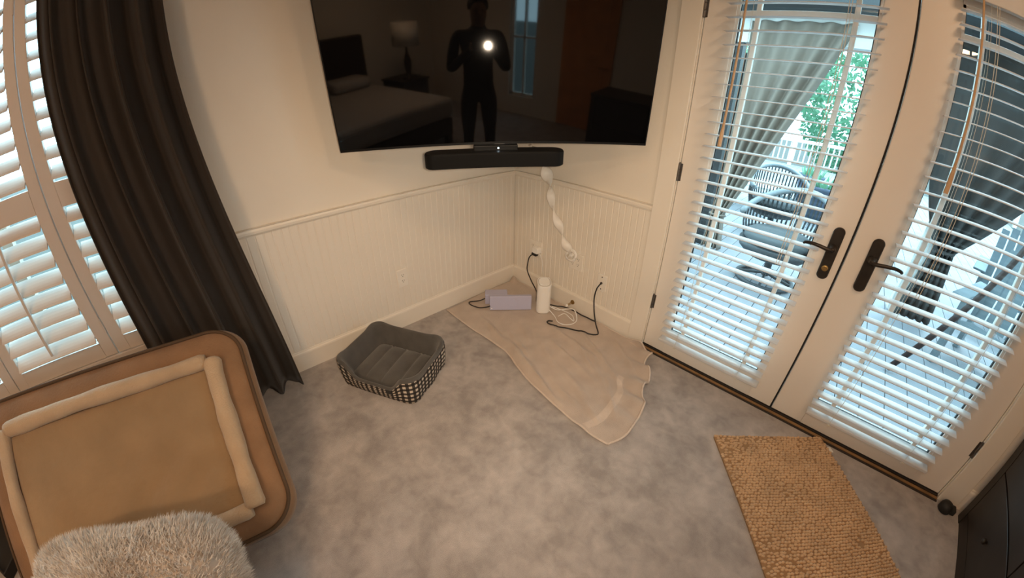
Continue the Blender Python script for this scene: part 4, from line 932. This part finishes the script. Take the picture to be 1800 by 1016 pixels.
# patio frame
st(MB().box(-1.0, 7.0, 2.44, 2.58, 2.06, 2.32).build('trim_patio_beam', M['whitepaint'], bevel=0.006))
st(MB().box(2.05, 7.0, 1.75, 2.7, 2.34, 2.42).build('ceiling_patio', M['roof']))
st(MB().box(-1.0, 2.04, 2.15, 2.7, 2.34, 2.42).build('ceiling_patio_strip', M['roof']))
for i, x in enumerate((0.62, 2.72)):
    st(MB().box(x-0.06, x+0.06, 2.45, 2.57, DZK, 2.06).build('trim_patio_post_%d' % (i+1), M['cabinet'] if i == 0 else M['whitepaint']))
def tied_curtain(name, xt0, xt1, xk, zk, ztop, y, m, label, zb=DZK+0.02, tail=0.18, lexp=1.15):
    t = thing(name, (xk, y, zb), label, 'outdoor curtain', 'grey outdoor curtains tied back on the patio')
    def fn(u, v):                      # v 0 at top, 1 at bottom
        z = ztop+(zb-ztop)*v; vk = (ztop-zk)/(ztop-zb)
        if v < vk:
            s = v/vk; L0 = xt0+(xk-tail*0.35-xt0)*s**lexp; R0_ = xt1+(xk+tail*0.35-xt1)*(s**1.0)
        else:
            s = (v-vk)/(1-vk); L0 = xk-tail*0.35-tail*0.25*s; R0_ = xk+tail*0.35+tail*0.35*s
        wv = 0.035*math.sin(u*2*PI*5+2*v)+0.012*math.sin(u*37+9*v)
        return (L0+(R0_-L0)*u, y+wv, z)
    MB().grid(90, 60, fn).build('drape', m, t, smooth=True, solid=0.004)
    pts = [(xk+0.085*math.cos(k*PI/10), y+0.06*math.sin(k*PI/10), zk) for k in range(20)]
    MB().tube(pts, 0.012, 8, closed=True).build('tie_band', m, t, smooth=True)
    return t
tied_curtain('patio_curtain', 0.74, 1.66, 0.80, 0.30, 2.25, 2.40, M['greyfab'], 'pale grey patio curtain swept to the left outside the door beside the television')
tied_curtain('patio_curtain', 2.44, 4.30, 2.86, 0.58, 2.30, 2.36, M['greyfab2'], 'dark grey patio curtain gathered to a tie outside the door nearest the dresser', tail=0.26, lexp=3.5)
# tall dark cabinet
cb = thing('outdoor_cabinet', (0.35, 3.0, DZK), 'tall dark cabinet on the deck left of the pale patio curtain', 'cabinet')
MB().box(0.02, 0.66, 2.75, 3.25, DZK, 2.0).build('body', M['cabinet'], cb, bevel=0.006)
MB().box(0.05, 0.63, 2.735, 2.752, DZK+0.06, 1.93).build('door', M['cabinet'], cb, bevel=0.004)
for (a, b, c, d) in ((0.53, 0.56, 1.50, 1.62), (0.51, 0.55, 1.40, 1.45)): MB().box(a, b, 2.730, 2.736, c, d).build('sticker', M['label'], cb)
# swivel wicker chairs
def wicker_chair(loc, rz, label):
    t = thing('wicker_chair', (0, 0, 0), label, 'chair', 'grey wicker swivel chairs on the deck')
    pts = [(0.27*math.cos(k*PI/16), 0.27*math.sin(k*PI/16), 0.025) for k in range(32)]
    MB().tube(pts, 0.022, 8, closed=True).build('base_ring', M['wicker'], t, smooth=True)
    for k in range(4): a = k*PI/2+0.4; MB().tube([(0.27*math.cos(a), 0.27*math.sin(a), 0.025), (0.1*math.cos(a), 0.1*math.sin(a), 0.06), (0, 0, 0.09)], 0.014, 6).build('spoke', M['wicker'], t)
    MB().lathe([(0.035, 0.06), (0.035, 0.24), (0.12, 0.26)], 16).build('pedestal', M['wicker'], t)
    MB().lathe([(0.14, 0.26), (0.27, 0.28), (0.335, 0.34), (0.345, 0.40), (0.30, 0.40)], 32).build('seat_basket', M['wicker'], t, smooth=True)
    MB().lathe([(0.28, 0.40), (0.31, 0.43), (0.31, 0.47), (0.27, 0.50), (0.05, 0.505)], 28).build('seat_cushion', M['cushion'], t, smooth=True)
    arc = []
    for k in range(33):
        a = math.radians(-20+220*k/32); s = math.sin(PI*k/32); arc.append((0.39*math.cos(a), 0.37*math.sin(a), 0.62+0.26*s**1.4))
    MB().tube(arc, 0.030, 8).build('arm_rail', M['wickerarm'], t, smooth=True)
    for k in range(2, 31):
        p = Vector(arc[k]); b = Vector((p.x*0.86, p.y*0.88, 0.36)); MB().tube([b, b.lerp(p, 0.5)+Vector((p.x*0.05, p.y*0.05, 0)), p], 0.0095, 5).build('rib', M['wicker'], t)
    t.location = loc; t.rotation_euler = (0, 0, rz); t['_o'] = loc; return t
wc = wicker_chair((1.52, 2.02, DZK), -0.35, 'grey wicker swivel chair nearest the glass door')
c_ = copy_tree(wc, (1.18, 3.75, DZK), 0.5); c_['label'] = 'grey wicker swivel chair farther back on the deck, beyond the nearest one'
# white table and slate pots
tb = thing('patio_table', (0.55, 5.0, DZK), 'low white slatted table on the deck behind the wicker chairs', 'table')
for k in range(6): MB().box(0.15+k*0.14, 0.28+k*0.14, 4.6, 5.5, 0.30, 0.33).build('top_slat', M['whitepaint'], tb)
for x in (0.2, 0.93):
    for y in (4.66, 5.44): MB().box(x-0.03, x+0.03, y-0.03, y+0.03, DZK, 0.30).build('leg', M['whitepaint'], tb)
for x, y, lb in ((1.62, 5.2, 'slate blue planter pot on the deck, right of the white table'), (1.30, 6.4, 'slate blue planter pot on the deck behind the white table')):
    pt = thing('planter_pot', (x, y, DZK), lb, 'planter', 'slate planter pots')
    MB().lathe([(0.14, 0.0), (0.19, 0.3), (0.22, 0.52), (0.24, 0.54), (0.23, 0.58), (0.20, 0.58), (0.19, 0.5)], 24, (x, y, DZK)).build('pot', M['pot'], pt, smooth=True)
    mb = MB()
    for k in range(60):
        a, r = rng.uniform(0, 2*PI), rng.uniform(0, 0.2); h = rng.uniform(0.1, 0.3); c0 = Vector((x+r*math.cos(a), y+r*math.sin(a), DZK+0.5)); tp = c0+Vector((0.1*math.cos(a), 0.1*math.sin(a), h)); s = Vector((-math.sin(a), math.cos(a), 0))*0.02
        mb.add([c0-s*0.3, c0+s*0.3, c0.lerp(tp, 0.6)+s, tp, c0.lerp(tp, 0.6)-s], [(0, 1, 2, 3, 4)])
    mb.build('foliage', M['leaf'], pt)
# slatted blue-grey deck chair
def slat_chair(loc, rz, label):
    t = thing('slatted_chair', (0, 0, 0), label, 'chair', 'blue-grey slatted deck chairs')
    n = 6
    for k in range(n):
        x = (k-(n-1)/2)*0.105; h = 0.78-0.10*abs(k-(n-1)/2)**1.3*0.35
        MB().obox((x, 0.30+0.12, 0.30+h/2*0.93), (1, 0, 0), (0, 0.94, -0.34), (0, 0.34, 0.94), 0.044, 0.010, h/2).build('back_slat', M['adir'], t)
    for k in range(5): MB().obox((0, 0.24-k*0.115, 0.27+k*0.028), (1, 0, 0), (0, 0.97, -0.24), (0, 0.24, 0.97), 0.29, 0.050, 0.010).build('seat_slat', M['adir'], t)
    for s in (-1, 1):
        MB().box(s*0.36-0.06, s*0.36+0.06, -0.30, 0.42, 0.56, 0.582).build('arm', M['adir'], t, bevel=0.008)
        MB().box(s*0.32-0.02, s*0.32+0.02, -0.28, -0.16, 0.0, 0.56).build('leg', M['adir'], t); MB().box(s*0.32-0.02, s*0.32+0.02, 0.30, 0.40, 0.0, 0.56).build('leg', M['adir'], t)
    t.location = loc; t.rotation_euler = (0, 0, rz); t['_o'] = loc; return t
sc1 = slat_chair((3.40, 1.75, DZK), -0.5, 'blue-grey slatted deck chair nearest the right-hand door')
sc2 = copy_tree(sc1, (3.75, 2.95, DZK), -0.3); sc2['label'] = 'blue-grey slatted deck chair farther out, beyond the patio curtain'
# leaning redwood pole
pole = MB().tube([(2.645, 1.20, DZK+0.025), (3.02, 1.24, 0.83), (3.60, 1.30, 2.33)], 0.021, 10).build('wooden_pole', M['redwood'], smooth=True); tag(pole, 'reddish brown wooden pole leaning across the patio outside the right-hand door', 'pole')
# trees beyond the railing
def tree(x, y, h, r, n, label):
    t = thing('leafy_tree', (x, y, -1.2), label, 'tree', 'trees beyond the deck railing')
    MB().tube([(x, y, -1.2), (x+0.1, y, h*0.3), (x, y+0.1, h*0.7)], [0.18, 0.14, 0.06], 8).build('trunk', M['bark'], t, smooth=True)
    mb = MB()
    for k in range(n):
        u = rng.normal(0, 1, 3); u /= np.linalg.norm(u); rr = rng.uniform(0.55, 1.0)**0.5
        c = Vector((x+u[0]*r*rr, y+u[1]*r*rr*0.8, h*0.45+u[2]*r*1.25*rr)); d1 = Vector(rng.normal(0, 1, 3)).normalized(); d2 = d1.orthogonal().normalized(); s = rng.uniform(0.10, 0.2)
        mb.add([c-d1*s, c+d2*s*0.5, c+d1*s, c-d2*s*0.5], [(0, 1, 2, 3)])
    fo2 = mb.build('foliage', M['leaf'], t); fo2['kind'] = 'stuff'
tree(-3.4, 16.5, 4.0, 2.1, 2600, 'green leafy tree beyond the railing, left of the others')
tree(1.6, 18.0, 5.0, 2.4, 3000, 'taller green leafy tree beyond the railing, seen between the curtain and the door stile')
tree(6.4, 17.0, 4.4, 2.3, 2200, 'green leafy tree beyond the railing, far right')

for o in TMP:
    if '_o' in o: del o['_o']
